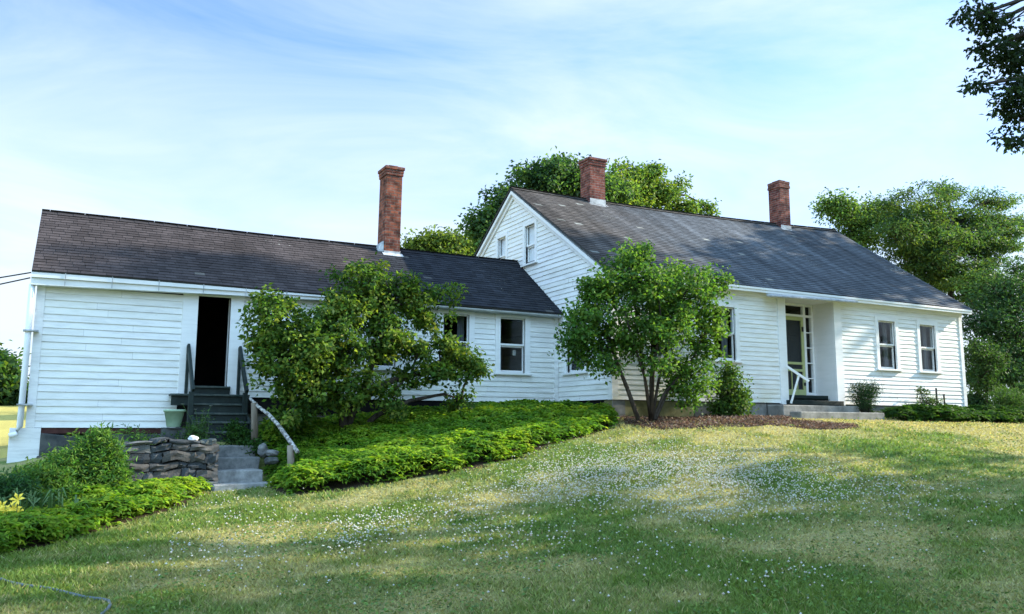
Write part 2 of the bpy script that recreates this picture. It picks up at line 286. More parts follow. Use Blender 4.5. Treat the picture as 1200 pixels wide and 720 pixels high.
# ------------------------------------------------------------------ mesh helpers
class MB:
    def __init__(s): s.v = []; s.f = []; s.mi = []; s.c = []; s.uv = []
    def quad(s, a, b, c, d, mi=0, col=(1, 1, 1), uv=None):
        i = len(s.v); s.v += [tuple(a), tuple(b), tuple(c), tuple(d)]; s.f.append((i, i+1, i+2, i+3)); s.mi.append(mi); s.c.append(col); s.uv.append(uv)
    def poly(s, pts, mi=0, col=(1, 1, 1)):
        i = len(s.v); s.v += [tuple(p) for p in pts]; s.f.append(tuple(range(i, i+len(pts)))); s.mi.append(mi); s.c.append(col); s.uv.append(None)
    def hexa(s, P, mi=0, col=(1, 1, 1)):     # 8 points: bottom ring 0-3, top ring 4-7
        i = len(s.v); s.v += [tuple(p) for p in P]
        for f in ((3, 2, 1, 0), (4, 5, 6, 7), (0, 1, 5, 4), (1, 2, 6, 5), (2, 3, 7, 6), (3, 0, 4, 7)):
            s.f.append(tuple(i+k for k in f)); s.mi.append(mi); s.c.append(col); s.uv.append(None)
    def box(s, x0, x1, y0, y1, z0, z1, mi=0, col=(1, 1, 1)):
        s.hexa([(x0, y0, z0), (x1, y0, z0), (x1, y1, z0), (x0, y1, z0), (x0, y0, z1), (x1, y0, z1), (x1, y1, z1), (x0, y1, z1)], mi, col)
    def bar(s, p, q, w, h, upv=(0, 0, 1), mi=0):   # rectangular bar
        p = Vector(p); q = Vector(q); d = (q-p).normalized(); sd = d.cross(Vector(upv)).normalized(); u = sd.cross(d)
        P = []
        for e in (p, q): P += [e-sd*w/2-u*h/2, e+sd*w/2-u*h/2, e+sd*w/2+u*h/2, e-sd*w/2+u*h/2]
        s.hexa(P, mi)
    def tube(s, pts, rad, n=6, mi=0, cap=True, col=(1, 1, 1)):
        pts = [Vector(p) for p in pts]; rings = []
        ref = Vector((0.3, 0.2, 0.93))
        for k, p in enumerate(pts):
            d = (pts[min(k+1, len(pts)-1)]-pts[max(k-1, 0)]).normalized()
            if abs(d.dot(ref)) > .98: rf = Vector((1, 0, 0))
            else: rf = ref
            a = d.cross(rf).normalized(); b_ = d.cross(a)
            r_ = rad[k] if isinstance(rad, (list, tuple)) else rad
            i0 = len(s.v)
            for j in range(n):
                th = 2*math.pi*j/n; s.v.append(tuple(p+a*r_*math.cos(th)+b_*r_*math.sin(th)))
            rings.append(i0)
        for k in range(len(pts)-1):
            for j in range(n):
                s.f.append((rings[k]+j, rings[k]+(j+1) % n, rings[k+1]+(j+1) % n, rings[k+1]+j)); s.mi.append(mi); s.c.append(col); s.uv.append(None)
        if cap:
            s.f.append(tuple(rings[0]+j for j in range(n))[::-1]); s.f.append(tuple(rings[-1]+j for j in range(n)))
            s.mi += [mi, mi]; s.c += [col, col]; s.uv += [None, None]
    def lathe(s, prof, cx, cy, n=20, mi=0):
        rings = []
        for r_, z in prof:
            i0 = len(s.v)
            for j in range(n):
                th = 2*math.pi*j/n; s.v.append((cx+r_*math.cos(th), cy+r_*math.sin(th), z))
            rings.append(i0)
        for k in range(len(prof)-1):
            for j in range(n):
                s.f.append((rings[k]+j, rings[k]+(j+1) % n, rings[k+1]+(j+1) % n, rings[k+1]+j)); s.mi.append(mi); s.c.append((1, 1, 1)); s.uv.append(None)
    def build(s, name, mats, parent=None, smooth=False, bevel=0, cols=False, uvs=False):
        me = bpy.data.meshes.new(name); me.from_pydata(s.v, [], s.f)
        mats = mats if isinstance(mats, (list, tuple)) else [mats]
        for m_ in mats: me.materials.append(m_)
        me.polygons.foreach_set('material_index', s.mi)
        if smooth: me.polygons.foreach_set('use_smooth', [True]*len(s.f))
        if cols:
            ca = me.attributes.new('col', 'FLOAT_COLOR', 'CORNER'); buf = []
            for f, c in zip(s.f, s.c): buf += [*c, 1.0]*len(f)
            ca.data.foreach_set('color', buf)
        if uvs:
            ul = me.uv_layers.new(name='uv'); buf = []
            for f, u in zip(s.f, s.uv):
                for k in range(len(f)): buf += list(u[k]) if u else [0, 0]
            ul.data.foreach_set('uv', buf)
        me.update()
        o = bpy.data.objects.new(name, me); C.objects.link(o)
        if parent: o.parent = parent; o.matrix_parent_inverse = Matrix.Translation(-world_loc(parent))
        if bevel:
            bm_ = o.modifiers.new('bevel', 'BEVEL'); bm_.width = bevel; bm_.segments = 2; bm_.limit_method = 'ANGLE'
        return o
def world_loc(o):
    p = Vector((0, 0, 0))
    while o:
        p += o.location
        o = o.parent if False else None
    return p
def empty(name, loc=(0, 0, 0)):
    o = bpy.data.objects.new(name, None); C.objects.link(o); o.location = loc; o.empty_display_size = .3
    return o
def tag(o, label=None, cat=None, group=None, kind=None):
    if label: o['label'] = label
    if cat: o['category'] = cat
    if group: o['group'] = group
    if kind: o['kind'] = kind
    return o
def mesh_np(name, V, F, col, material, parent=None, smooth=False):
    """V (n,3), F (m,k) all faces with k corners, col (m,3) per face"""
    V = np.ascontiguousarray(V, dtype=np.float32); F = np.ascontiguousarray(F, dtype=np.int32)
    me = bpy.data.meshes.new(name); k = F.shape[1]; m_ = len(F)
    me.vertices.add(len(V)); me.vertices.foreach_set('co', V.ravel())
    me.loops.add(m_*k); me.loops.foreach_set('vertex_index', F.ravel())
    me.polygons.add(m_); me.polygons.foreach_set('loop_start', np.arange(0, m_*k, k, dtype=np.int32))
    try: me.polygons.foreach_set('loop_total', np.full(m_, k, dtype=np.int32))
    except Exception: pass
    if smooth: me.polygons.foreach_set('use_smooth', np.ones(m_, dtype=bool))
    me.update(calc_edges=True)
    ca = me.attributes.new('col', 'FLOAT_COLOR', 'CORNER')
    cc = np.ones((m_, k, 4), dtype=np.float32); cc[:, :, :3] = col[:, None, :]
    ca.data.foreach_set('color', cc.ravel())
    me.materials.append(material)
    o = bpy.data.objects.new(name, me); C.objects.link(o)
    if parent: o.parent = parent; o.matrix_parent_inverse = Matrix.Translation(-Vector(parent.location))
    return o

# ------------------------------------------------------------------ noise
def vnoise(x, y, seed=0):
    xi = np.floor(x).astype(np.int64); yi = np.floor(y).astype(np.int64); fx = x-xi; fy = y-yi
    fx = fx*fx*(3-2*fx); fy = fy*fy*(3-2*fy)
    def h(a, b):
        n = (a*374761393+b*668265263+seed*1442695041) & 0x7fffffff
        n = ((n ^ (n >> 13))*1274126177) & 0x7fffffff
        return ((n ^ (n >> 16)) & 0xffff)/65535.0
    return (h(xi, yi)*(1-fx)+h(xi+1, yi)*fx)*(1-fy)+(h(xi, yi+1)*(1-fx)+h(xi+1, yi+1)*fx)*fy
def fbm(x, y, seed=0, oct_=4):
    s = 0; a = .5; tot = 0
    for k in range(oct_):
        s = s+a*vnoise(x*2**k, y*2**k, seed+k*17); tot += a; a *= .55
    return s/tot

# ------------------------------------------------------------------ terrain
GX = [-400, -60, -12, -3, -.6, .8, 2.05, 2.95, 5, 7, 9.8, 12, 16, 22, 32, 60, 400]
GY = [-400, -30, 0, 4, 8, 11, 13.0, 13.45, 13.9, 14.3, 14.75, 16, 20, 30, 60, 150, 600]
GZ = {}
rows = {
 -400: [-4]*17,
 -30: [-2.6]*17,
 0:   [-2.5, -2.2, -1.8, -1.65, -1.62, -1.60, -1.6, -1.6, -1.6, -1.6, -1.58, -1.55, -1.5, -1.4, -1.3, -1, -1],
 4:   [-2.5, -2.2, -1.8, -1.60, -1.56, -1.54, -1.52, -1.50, -1.47, -1.42, -1.35, -1.27, -1.12, -.9, -.8, -.6, -.6],
 8:   [-2.4, -2.1, -1.7, -1.50, -1.42, -1.38, -1.34, -1.30, -1.20, -1.06, -.86, -.70, -.52, -.38, -.3, -.2, -.2],
 11:  [-2.3, -2.0, -1.6, -1.38, -1.28, -1.22, -1.17, -1.10, -.86, -.56, -.24, -.12, -.04, .0, 0, .1, .1],
 13.0: [-2.2, -1.9, -1.5, -1.25, -1.14, -1.08, -1.0, -.92, -.52, -.20, .10, .15, .17, .2, .2, .3, .3],
 13.45: [-2.2, -1.85, -1.45, -1.18, -1.02, -1.02, -1.03, -1.0, -.41, -.11, .14, .165, .18, .22, .22, .3, .3],
 14.3: [-2.15, -1.8, -1.35, -1.05, -.85, -.33, -.68, -.68, -.22, .03, .18, .19, .195, .25, .27, .3, .3],
 13.9: [-2.2, -1.8, -1.4, -1.10, -.90, -.40, -.90, -.90, -.30, -.03, .17, .18, .19, .24, .25, .3, .3],
 14.75: [-2.1, -1.8, -1.3, -1.0, -.78, -.30, -.27, -.25, -.16, .06, .19, .2, .2, .26, .3, .3, .3],
 16:  [-2.0, -1.7, -1.2, -.9, -.64, -.32, -.27, -.22, .0, .22, .2, .2, .2, .28, .3, .3, .3],
 20:  [-2.0, -1.5, -1.0, -.8, -.5, -.3, -.2, -.1, .1, .2, .2, .2, .2, .3, .3, .3, .3],
 30:  [-1, -.6, -.3, -.1, 0, 0, .1, .1, .2, .2, .2, .2, .2, .3, .4, .4, .4],
 60:  [1, 1.2, 1.6, 1.7, 1.7, 1.7, 1.6, 1.5, 1.4, 1.2, 1, 1, 1, 1, 1, 1, 1],
 150: [2.5]*17,
 600: [4]*17,
}
GA = np.array([rows[y] for y in GY]); GXa = np.array(GX, float); GYa = np.array(GY, float)
def ground(x, y):
    x = np.asarray(x, float); y = np.asarray(y, float)
    i = np.clip(np.searchsorted(GXa, x, 'right')-1, 0, len(GXa)-2); j = np.clip(np.searchsorted(GYa, y, 'right')-1, 0, len(GYa)-2)
    fx = np.clip((x-GXa[i])/(GXa[i+1]-GXa[i]), 0, 1); fy = np.clip((y-GYa[j])/(GYa[j+1]-GYa[j]), 0, 1)
    z = (GA[j, i]*(1-fx)+GA[j, i+1]*fx)*(1-fy)+(GA[j+1, i]*(1-fx)+GA[j+1, i+1]*fx)*fy
    near = (np.abs(x-5) < 40) & (np.abs(y-8) < 30)
    return z + np.where(near, (fbm(x*.7+30, y*.7+9, 5, 3)-.5)*.10, 0)
def gnd_px(x, y, t0=2.0, t1=60):
    d = ray(x, y); ts = np.linspace(t0, t1, 6000); P = d[None, :]*ts[:, None]
    below = P[:, 2] < ground(P[:, 0], P[:, 1]); k = int(np.argmax(below)) if below.any() else -1
    return P[k]
def gz(x, y): return float(ground(np.array([x]), np.array([y]))[0])

def in_poly(x, y, P):
    P = np.array(P); n = len(P); c = np.zeros(x.shape, bool)
    for i in range(n):
        x0, y0 = P[i][:2]; x1, y1 = P[i-1][:2]
        cond = ((y0 > y) != (y1 > y))
        xx = (x1-x0)*(y-y0)/((y1-y0) if y1 != y0 else 1e-9)+x0
        c ^= cond & (x < xx)
    return c
def dist_poly(x, y, P):
    P = np.array(P)[:, :2]; d = np.full(x.shape, 1e9)
    for i in range(len(P)):
        a = P[i-1]; b_ = P[i]; ab = b_-a; L2 = (ab**2).sum()+1e-12
        tt = np.clip(((x-a[0])*ab[0]+(y-a[1])*ab[1])/L2, 0, 1)
        d = np.minimum(d, np.hypot(x-a[0]-tt*ab[0], y-a[1]-tt*ab[1]))
    return d

# bed outlines (on the ground)
front_c = [gnd_px(*p)[:2] for p in [(318, 574), (332, 580), (368, 579), (420, 572), (470, 565), (530, 555), (580, 544), (630, 528), (680, 513), (722, 500)]]
BED_C = [(2.95, 13.75)]+[tuple(p) for p in front_c]+[(9.72, 13.72), (9.72, 15.95), (3.1, 15.95), (3.0, 14.6)]
front_l = [gnd_px(*p)[:2] for p in [(-60, 662), (0, 652), (60, 640), (130, 620), (200, 599), (255, 577)]]
BED_L = [tuple(p) for p in front_l]+[(2.1, 13.15), (.9, 13.2), (-.1, 12.4), (-1.0, 11.6), (-2.2, 10.6)]
front_r = [gnd_px(*p)[:2] for p in [(1012, 490), (1060, 494), (1120, 496), (1200, 496.5), (1260, 497)]]
BED_R = [(16.6, 13.75)]+[tuple(p) for p in front_r]+[(30, 16), (21.4, 15), (21.3, 13.9), (16.6, 13.95)]
MULCH = [tuple(gnd_px(*p)[:2]) for p in [(734, 498), (770, 504), (840, 502), (900, 499), (960, 504), (1006, 503), (1000, 498), (925, 492)]]+[(14.0, 13.3), (14.0, 13.95), (9.9, 13.95), (9.7, 13.5)]

def dryness(x, y):
    a = fbm(x*.55+3, y*.8+7, 21, 4); b_ = fbm(x*2.1, y*2.6, 33, 4)
    return np.clip((a*.65+b_*.35-.40)/.22, 0, 1)
def lawn_color(x, y):
    d = dryness(x, y)[..., None]
    k = fbm(x*.9+11, y*1.1+2, 51, 3)[..., None]
    green = np.array([.172, .236, .046])*(1-k)+np.array([.112, .198, .046])*k
    dry = np.array([.43, .38, .165])  # straw colour of the dry patches and of the painted sunlit strip
    strip = np.clip((y-11.2)/1.2, 0, 1)[..., None]*np.clip((x-8)/2, 0, 1)[..., None]  # sunlight on the grass along the house front, painted in as straw colour
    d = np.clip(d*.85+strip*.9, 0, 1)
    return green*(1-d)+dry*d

def axis(core0, core1, step, ends):
    a = list(np.arange(core0, core1+1e-6, step)); lo = []; s_ = step; p = core0
    while p > ends[0]: s_ *= 1.35; p -= s_; lo.append(max(p, ends[0]))
    hi = []; s_ = step; p = core1
    while p < ends[1]: s_ *= 1.35; p += s_; hi.append(min(p, ends[1]))
    return np.array(lo[::-1]+a+hi)
xs = axis(-4, 24, .2, (-1500, 1500)); ys = axis(1, 17, .2, (-1500, 2500))
XX, YY = np.meshgrid(xs, ys); ZZ = ground(XX, YY)
nx, ny = len(xs), len(ys)
idx = np.arange(nx*ny).reshape(ny, nx)
F = np.stack([idx[:-1, :-1], idx[:-1, 1:], idx[1:, 1:], idx[1:, :-1]], -1).reshape(-1, 4)
cxm = (XX[:-1, :-1]+XX[1:, 1:]).ravel()/2; cym = (YY[:-1, :-1]+YY[1:, 1:]).ravel()/2
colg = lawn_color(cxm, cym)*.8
field = (cym > 18) & (cxm < 8)
colg[field] = np.array([.42, .36, .10])*(.7+.6*fbm(cxm[field], cym[field]*.4, 3)[:, None])
for P in (BED_C, BED_L, BED_R, MULCH):
    i_ = in_poly(cxm, cym, P); colg[i_] = (.045, .032, .02)
tag(mesh_np('ground', np.stack([XX, YY, ZZ], -1).reshape(-1, 3), F, colg, M['ground'], smooth=True), kind='structure')

# ------------------------------------------------------------------ farmhouse
HX0, HX1, HY0, HY1 = 9.77, 21.15, 14.0, 22.4
WX0, WY0 = -.53, 16.09
house = empty('farmhouse', (HX0, HY0, .2))
tag(house, 'white clapboard farmhouse with a long low ell, dark shingle roofs and three brick chimneys', 'house')

front = lambda Y: (lambda u, z, n: (u, Y-n, z))
gable = lambda X: (lambda u, z, n: (X-n, u, z))
def lb(mb, pl, u0, u1, z0, z1, n0, n1, mi=0):
    mb.hexa([pl(u0, z0, n1), pl(u1, z0, n1), pl(u1, z0, n0), pl(u0, z0, n0), pl(u0, z1, n1), pl(u1, z1, n1), pl(u1, z1, n0), pl(u0, z1, n0)], mi)

def clapboards(mb, pl, ulo, uhi, z0, z1, expo, opens, rnd):
    n_ = int(round((z1-z0)/expo)); e = (z1-z0)/n_
    for k in range(n_):
        b_ = z0+k*e; t_ = b_+e
        cuts = sorted({b_, t_} | {z for o in opens for z in (o[2], o[3]) if b_+1e-4 < z < t_-1e-4})
        jn = []
        u = ulo(b_)+rnd.uniform(.5, 3.5)
        while u < uhi(b_): jn.append(u); u += rnd.uniform(2.2, 4.2)
        segj = {}
        for c0, c1 in zip(cuts[:-1], cuts[1:]):
            zm = (c0+c1)/2
            blocks = sorted((o[0], o[1]) for o in opens if o[2] < zm < o[3])
            iv = []; cur = None
            for (a, b2) in blocks:
                iv.append((cur, a)); cur = b2
            iv.append((cur, None))
            for (a, b2) in iv:
                pa0 = ulo(c0) if a is None else a; pa1 = ulo(c1) if a is None else a
                pb0 = uhi(c0) if b2 is None else b2; pb1 = uhi(c1) if b2 is None else b2
                if pb0-pa0 < .004: continue
                pb1 = max(pb1, pa1)
                inner = [j for j in jn if pa0+.25 < j < pb0-.25 and pa1 < j < pb1]
                ed = [(pa0, pa1)]+[(j, j) for j in inner]+[(pb0, pb1)]
                for q in range(len(ed)-1):
                    key = sum(1 for j in jn if j < (ed[q][0]+ed[q+1][0])/2)
                    if key not in segj: q_ = rnd.uniform(.94, 1.0); segj[key] = (rnd.uniform(-.004, .004), rnd.uniform(-.0015, .003), (q_, q_, q_*rnd.uniform(.96, 1.0)))
                    dz, dn, bc = segj[key]
                    g = .0018 if q > 0 else 0
                    f0 = (c0-b_)/e; f1 = (c1-b_)/e
                    na = .017-.014*f0+dn; nb = .017-.014*f1+dn
                    zz0 = c0+(dz if c0 == b_ else 0)
                    l0, l1, r0, r1 = ed[q][0]+g, ed[q][1]+g, ed[q+1][0], ed[q+1][1]
                    mb.quad(pl(l0, zz0, na), pl(r0, zz0, na), pl(r1, c1, nb), pl(l1, c1, nb), 0, bc)
                    if c0 == b_:
                        mb.quad(pl(l0, zz0, -.003), pl(r0, zz0, -.003), pl(r0, zz0, na), pl(l0, zz0, na), 0, bc)
    # dark sheathing behind the boards, with the same openings
def sheath(mb, pl, u0, u1, z0, z1, opens, n=-.012):
    zs = sorted({z0, z1} | {z for o in opens for z in (o[2], o[3]) if z0 < z < z1})
    for a, b_ in zip(zs[:-1], zs[1:]):
        zm = (a+b_)/2; cur = u0
        for (p, q) in sorted((o[0], o[1]) for o in opens if o[2] < zm < o[3])+[(u1, u1)]:
            if p-cur > .001: lb(mb, pl, cur, p, a, b_, n-.08, n, 1)
            cur = q

def window(parent, pl, x0, x1, z0, z1, cw=.11, look='dark', rail=.5, casing_mat='trim', head=None, seed=0, curtain=True, light_paper=False):
    """sash opening x0..x1, z0..z1; a window mesh (casing and jamb) with sash, pane, sill and curtain under it"""
    rnd = random.Random(seed)
    mb = MB()
    hd = head if head is not None else z1+cw
    lb(mb, pl, x0-cw, x0, z0-.03, hd, -.02, .032); lb(mb, pl, x1, x1+cw, z0-.03, hd, -.02, .032)
    lb(mb, pl, x0, x1, z1, hd, -.02, .0315)
    # jamb reveal
    lb(mb, pl, x0-.02, x0, z0-.02, z1, -.13, -.0205); lb(mb, pl, x1, x1+.02, z0-.02, z1, -.13, -.0205); lb(mb, pl, x0-.02, x1+.02, z1, z1+.02, -.13, -.0205)
    wn = mb.build('window', M[casing_mat], parent, bevel=.003)
    s = MB(); lb(s, pl, x0-cw-.03, x1+cw+.03, z0-.075, z0-.031, -.13, .075)
    so_ = s.build('sill', M[casing_mat], wn, bevel=.004)
    zm = z0+(z1-z0)*rail; st = .028
    f = MB()
    # upper sash outside, lower sash behind it
    lb(f, pl, x0, x0+st, zm-.02, z1, -.06, -.026); lb(f, pl, x1-st, x1, zm-.02, z1, -.06, -.026)
    lb(f, pl, x0+st, x1-st, z1-st, z1, -.06, -.026); lb(f, pl, x0+st, x1-st, zm-.02, zm+.018, -.06, -.024)
    lb(f, pl, x0, x0+st, z0-.028, zm-.021, -.095, -.061); lb(f, pl, x1-st, x1, z0-.028, zm-.021, -.095, -.061)
    lb(f, pl, x0+st, x1-st, z0-.028, z0+st, -.095, -.061); lb(f, pl, x0+st, x1-st, zm-.055, zm-.021, -.095, -.061)
    f.build('sash', M['trim'], wn, bevel=.002)
    p = MB(); p2 = MB()
    p.quad(pl(x0+st, zm, -.043), pl(x1-st, zm, -.043), pl(x1-st, z1-st, -.043), pl(x0+st, z1-st, -.043))
    p2.quad(pl(x0+st, z0+st, -.078), pl(x1-st, z0+st, -.078), pl(x1-st, zm-.05, -.078), pl(x0+st, zm-.05, -.078))
    p.build('pane', M['glass'], wn); p2.build('pane', M['glass'], wn)
    if look == 'shade':
        c = MB(); lb(c, pl, x0+.005, x1-.005, z0, z1, -.105, -.099); c.build('window_shade', M['shade'], wn)
    elif curtain:
        for (a, b_) in ((x0+.0, x0+(x1-x0)*.24), (x1-(x1-x0)*.26, x1)):
            c = MB(); nseg = 14
            for k in range(nseg):
                ua = a+(b_-a)*k/nseg; ub = a+(b_-a)*(k+1)/nseg
                na = -.24+.022*math.sin(k*1.9+seed); nb = -.24+.022*math.sin((k+1)*1.9+seed)
                c.quad(pl(ua, z0-.05, na), pl(ub, z0-.05, nb), pl(ub, z1, nb), pl(ua, z1, na))
            c.build('curtain', M['curtain'], wn)
    return wn

rnd = random.Random(3)
# ---- main front wall
FW = front(HY0)
wins_main = [(17.82, 18.45, 1.46, 2.64), (19.40, 20.02, 1.45, 2.63), (12.46, 13.10, 1.47, 2.63), (10.73, 11.33, 1.47, 2.63)]
RX0, RX1 = 14.64, 16.24
opens = [(a-.11, b_+.11, c-.075, d+.11) for a, b_, c, d in wins_main]
opens += [(RX0-.24, RX1+.25, .4, 3.2)]
mb = MB(); clapboards(mb, FW, lambda z: RX1+.25, lambda z: HX1-.13, .53, 2.93, .104, opens, rnd)
sh_o = [(a, b_, c-.03, d) for a, b_, c, d in wins_main]+[(RX0-.07, RX1+.07, .4, 3.045)]
sheath(mb, FW, RX1+.07, HX1, .53, 3.05, sh_o)
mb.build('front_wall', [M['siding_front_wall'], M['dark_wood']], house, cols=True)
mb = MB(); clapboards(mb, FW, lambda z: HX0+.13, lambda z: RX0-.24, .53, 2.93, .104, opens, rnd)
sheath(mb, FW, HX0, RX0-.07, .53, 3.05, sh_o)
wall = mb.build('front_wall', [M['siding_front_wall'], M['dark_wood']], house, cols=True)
for a, b_ in ((HX0-.001, HX0+.13), (HX1-.13, HX1)):
    mb = MB(); lb(mb, FW, a, b_, .525, 2.93, -.02, .028); mb.build('corner_board', M['siding_front'], wall, bevel=.003)
mb = MB()   # frieze and cornice under the eave
lb(mb, FW, HX0, RX0-.241, 2.93, 3.058, -.02, .035); lb(mb, FW, RX1+.251, HX1+.02, 2.93, 3.058, -.02, .035)
lb(mb, FW, HX0-.06, HX1+.2, 3.06, 3.11, -.02, .215)
lb(mb, FW, HX0-.06, HX1+.2, 3.00, 3.059, .17, .20)
mb.build('cornice', M['trim'], house, bevel=.004)
for k, (a, b_, c, d) in enumerate(wins_main):
    window(house, FW, a, b_, c, d, look='dark', seed=k+2)
# ---- recessed entry
RD = .60
for a, b_ in ((RX0-.24, RX0), (RX1, RX1+.25)):
    mb = MB(); lb(mb, FW, a, b_, .50, 3.055, -.02, .036); mb.build('entry_pilaster', M['trim'], house, bevel=.003)
mb = MB()
lb(mb, FW, RX0-.06, RX0-.001, .5, 2.98, -RD, -.021); lb(mb, FW, RX1+.001, RX1+.06, .5, 2.98, -RD, -.021)
lb(mb, FW, RX0-.06, RX1+.06, 2.98, 3.04, -RD, .034)
lb(mb, FW, RX0, RX1, 3.041, 3.058, .02, .034)
mb.build('entry_recess', M['plaster'], house)
DY = HY0+RD; FD = front(DY)
dx0, dx1, dz0, dz1 = 14.99, 15.90, .755, 2.66
mb = MB()
for (a, b_) in ((RX0, RX0+.06), (dx0-.07, dx0), (dx1, dx1+.075), (RX1-.07, RX1)): lb(mb, FD, a, b_, .72, 2.98, -.08, 0)
for (a, b_) in ((RX0+.06, dx0-.07), (dx0, dx1), (dx1+.075, RX1-.07)):
    lb(mb, FD, a, b_, dz1+.005, dz1+.06, -.08, -.004); lb(mb, FD, a, b_, 2.93, 2.98, -.08, -.004)
for (a, b_) in ((RX0+.06, dx0-.07), (dx1+.075, RX1-.07)):
    for k in range(4): lb(mb, FD, a, b_, 1.15+k*.375, 1.175+k*.375, -.07, -.012)
    lb(mb, FD, a, b_, .72, .82, -.08, -.004)
fr_ = mb.build('entry_frame', M['trim'], house, bevel=.003)
for a, b_ in ((RX0+.05, dx0-.03), (dx1+.03, RX1-.05)):
    mb = MB(); mb.quad(*[FD(u, z, -.045) for u, z in ((a, .74), (b_, .74), (b_, 2.96), (a, 2.96))]); mb.build('sidelight_pane', M['glass'], fr_)
mb = MB(); mb.quad(*[FD(u, z, -.045) for u, z in ((dx0, dz1+.05), (dx1, dz1+.05), (dx1, 2.94), (dx0, 2.94))]); mb.build('transom_pane', M['glass'], fr_)
# screen door
mb = MB(); s_ = .085
lb(mb, FD, dx0+.005, dx0+s_, dz0, dz1, -.045, -.006); lb(mb, FD, dx1-s_, dx1-.005, dz0, dz1, -.045, -.006)
lb(mb, FD, dx0+s_, dx1-s_, dz1-.09, dz1, -.045, -.007); lb(mb, FD, dx0+s_, dx1-s_, dz0, dz0+.13, -.045, -.007)
lb(mb, FD, dx0+s_, dx1-s_, 1.49, 1.55, -.045, -.007); lb(mb, FD, dx0+s_, dx1-s_, 1.32, 1.38, -.045, -.007)
for k in range(1, 4): lb(mb, FD, dx0+s_+.18*k, dx0+s_+.18*k+.025, dz0+.13, 1.32, -.04, -.010)
sd = mb.build('screen_door', M['lime_paint'], house, bevel=.003)
mb = MB(); mb.quad(*[FD(u, z, -.03) for u, z in ((dx0+s_, dz0+.1), (dx1-s_, dz0+.1), (dx1-s_, dz1-.05), (dx0+s_, dz1-.05))]); mb.build('screen_mesh', M['screen'], sd)
for a, b_ in ((2.30, 2.42), (.98, 1.06)):
    mb = MB(); lb(mb, FD, dx1-.075, dx1-.035, a, b_, -.006, .03); mb.build('hinge', M['black'], sd, bevel=.006)
# front door leaf behind the screen, panelled, dark
mb = MB(); lb(mb, FD, dx0, dx1, dz0, dz1, -.16, -.12)
for a in (dx0+.10, dx0+.52):
    for z_ in (.95, 1.6): lb(mb, FD, a, a+.28, z_, z_+.5, -.12, -.105)
    lb(mb, FD, a, a+.28, 2.2, 2.5, -.12, -.105)
mb.build('front_door', noise_mat('grey_door_paint', (.07, .08, .09), (.10, .11, .12), 3, .6, .3), house, bevel=.01)
mb = MB(); mb.box(14.55, 16.36, 13.90, HY0+RD+.02, .50, .60); mb.box(14.64, 16.24, HY0+.25, HY0+RD+.03, .60, .735)
mb.build('entry_threshold', M['green_paint'], house, bevel=.006)
# slanted strip of flashing above the entry
pA = at(904, 346.0, 13.66); pB = at(1005, 353.5, 13.66)
mb = MB(); mb.hexa([(pA[0], 13.64, pA[2]-.035), (pB[0], 13.64, pB[2]-.035), (pB[0], 13.80, pB[2]-.01), (pA[0], 13.80, pA[2]-.01), (pA[0], 13.64, pA[2]), (pB[0], 13.64, pB[2]), (pB[0], 13.82, pB[2]+.06), (pA[0], 13.82, pA[2]+.06)])
mb.build('entry_drip_board', M['lead'], house, bevel=.004)

# ---- west gable wall
GW = gable(HX0)
ridge_z0 = 5.96; rise = (5.96-3.06)/(18.2-13.86)
def g_lo(z): return HY0+.13 if z < 3.05 else max(HY0+.13, 18.2-(ridge_z0-.10-z)/rise)
def g_hi(z): return HY1-.13 if z < 3.05 else min(HY1-.13, 18.2+(ridge_z0-.10-z)/rise)
gw_wins = [(17.13, 17.63, 3.93, 4.86), (18.64, 19.10, 3.93, 4.84), (14.98, 15.72, 1.18, 2.35)]
opens = [(a-.10, b_+.10, c-.075, d+.10) for a, b_, c, d in gw_wins]
mb = MB(); clapboards(mb, GW, g_lo, g_hi, .53, 5.80, .109, opens, rnd)
sheath(mb, GW, HY0+.1, HY1, .53, 3.05, [(a, b_, c-.03, d) for a, b_, c, d in gw_wins])
for k in range(28):
    z0_, z1_ = 3.05+k*.1, 3.05+(k+1)*.1
    lo, hi = 18.2-(ridge_z0-.1-z0_)/rise, 18.2+(ridge_z0-.1-z0_)/rise
    if hi-lo < .15: break
    zz = (z0_+z1_)/2; cur = lo
    for (p, q) in sorted((a, b_) for a, b_, c, d in gw_wins if c-.03 < zz < d)+[(hi, hi)]:
        if p-cur > .001: lb(mb, GW, cur, p, z0_, z1_, -.09, -.012, 1)
        cur = q
gwall = mb.build('gable_wall', [M['siding_wall'], M['dark_wood']], house, cols=True)
mb = MB(); lb(mb, GW, HY0-.028, HY0+.13, .525, 3.0, -.0, .028); mb.build('corner_board', M['siding'], gwall, bevel=.003)
for k, (a, b_, c, d) in enumerate(gw_wins):
    window(house, GW, a, b_, c, d, cw=.10, look='shade' if k < 2 else 'dark', seed=40+k, rail=.47)
# rake boards
mb = MB()
def rake(Ya, Yb, za, zb, x0, x1, w0, w1):
    mb.hexa([(x0, Ya, za-w0), (x1, Ya, za-w0), (x1, Yb, zb-w0), (x0, Yb, zb-w0), (x0, Ya, za-w1), (x1, Ya, za-w1), (x1, Yb, zb-w1), (x0, Yb, zb-w1)])
for (Ya, za) in ((13.84, 3.045), (22.56, 3.045)):
    rake(Ya, 18.2, za, ridge_z0-.03, HX0-.05, HX0+.02, .22, .02)
    rake(Ya, 18.2, za, ridge_z0-.03, HX0-.11, HX0-.051, .11, .02)
mb.build('rake_board', M['trim'], house)
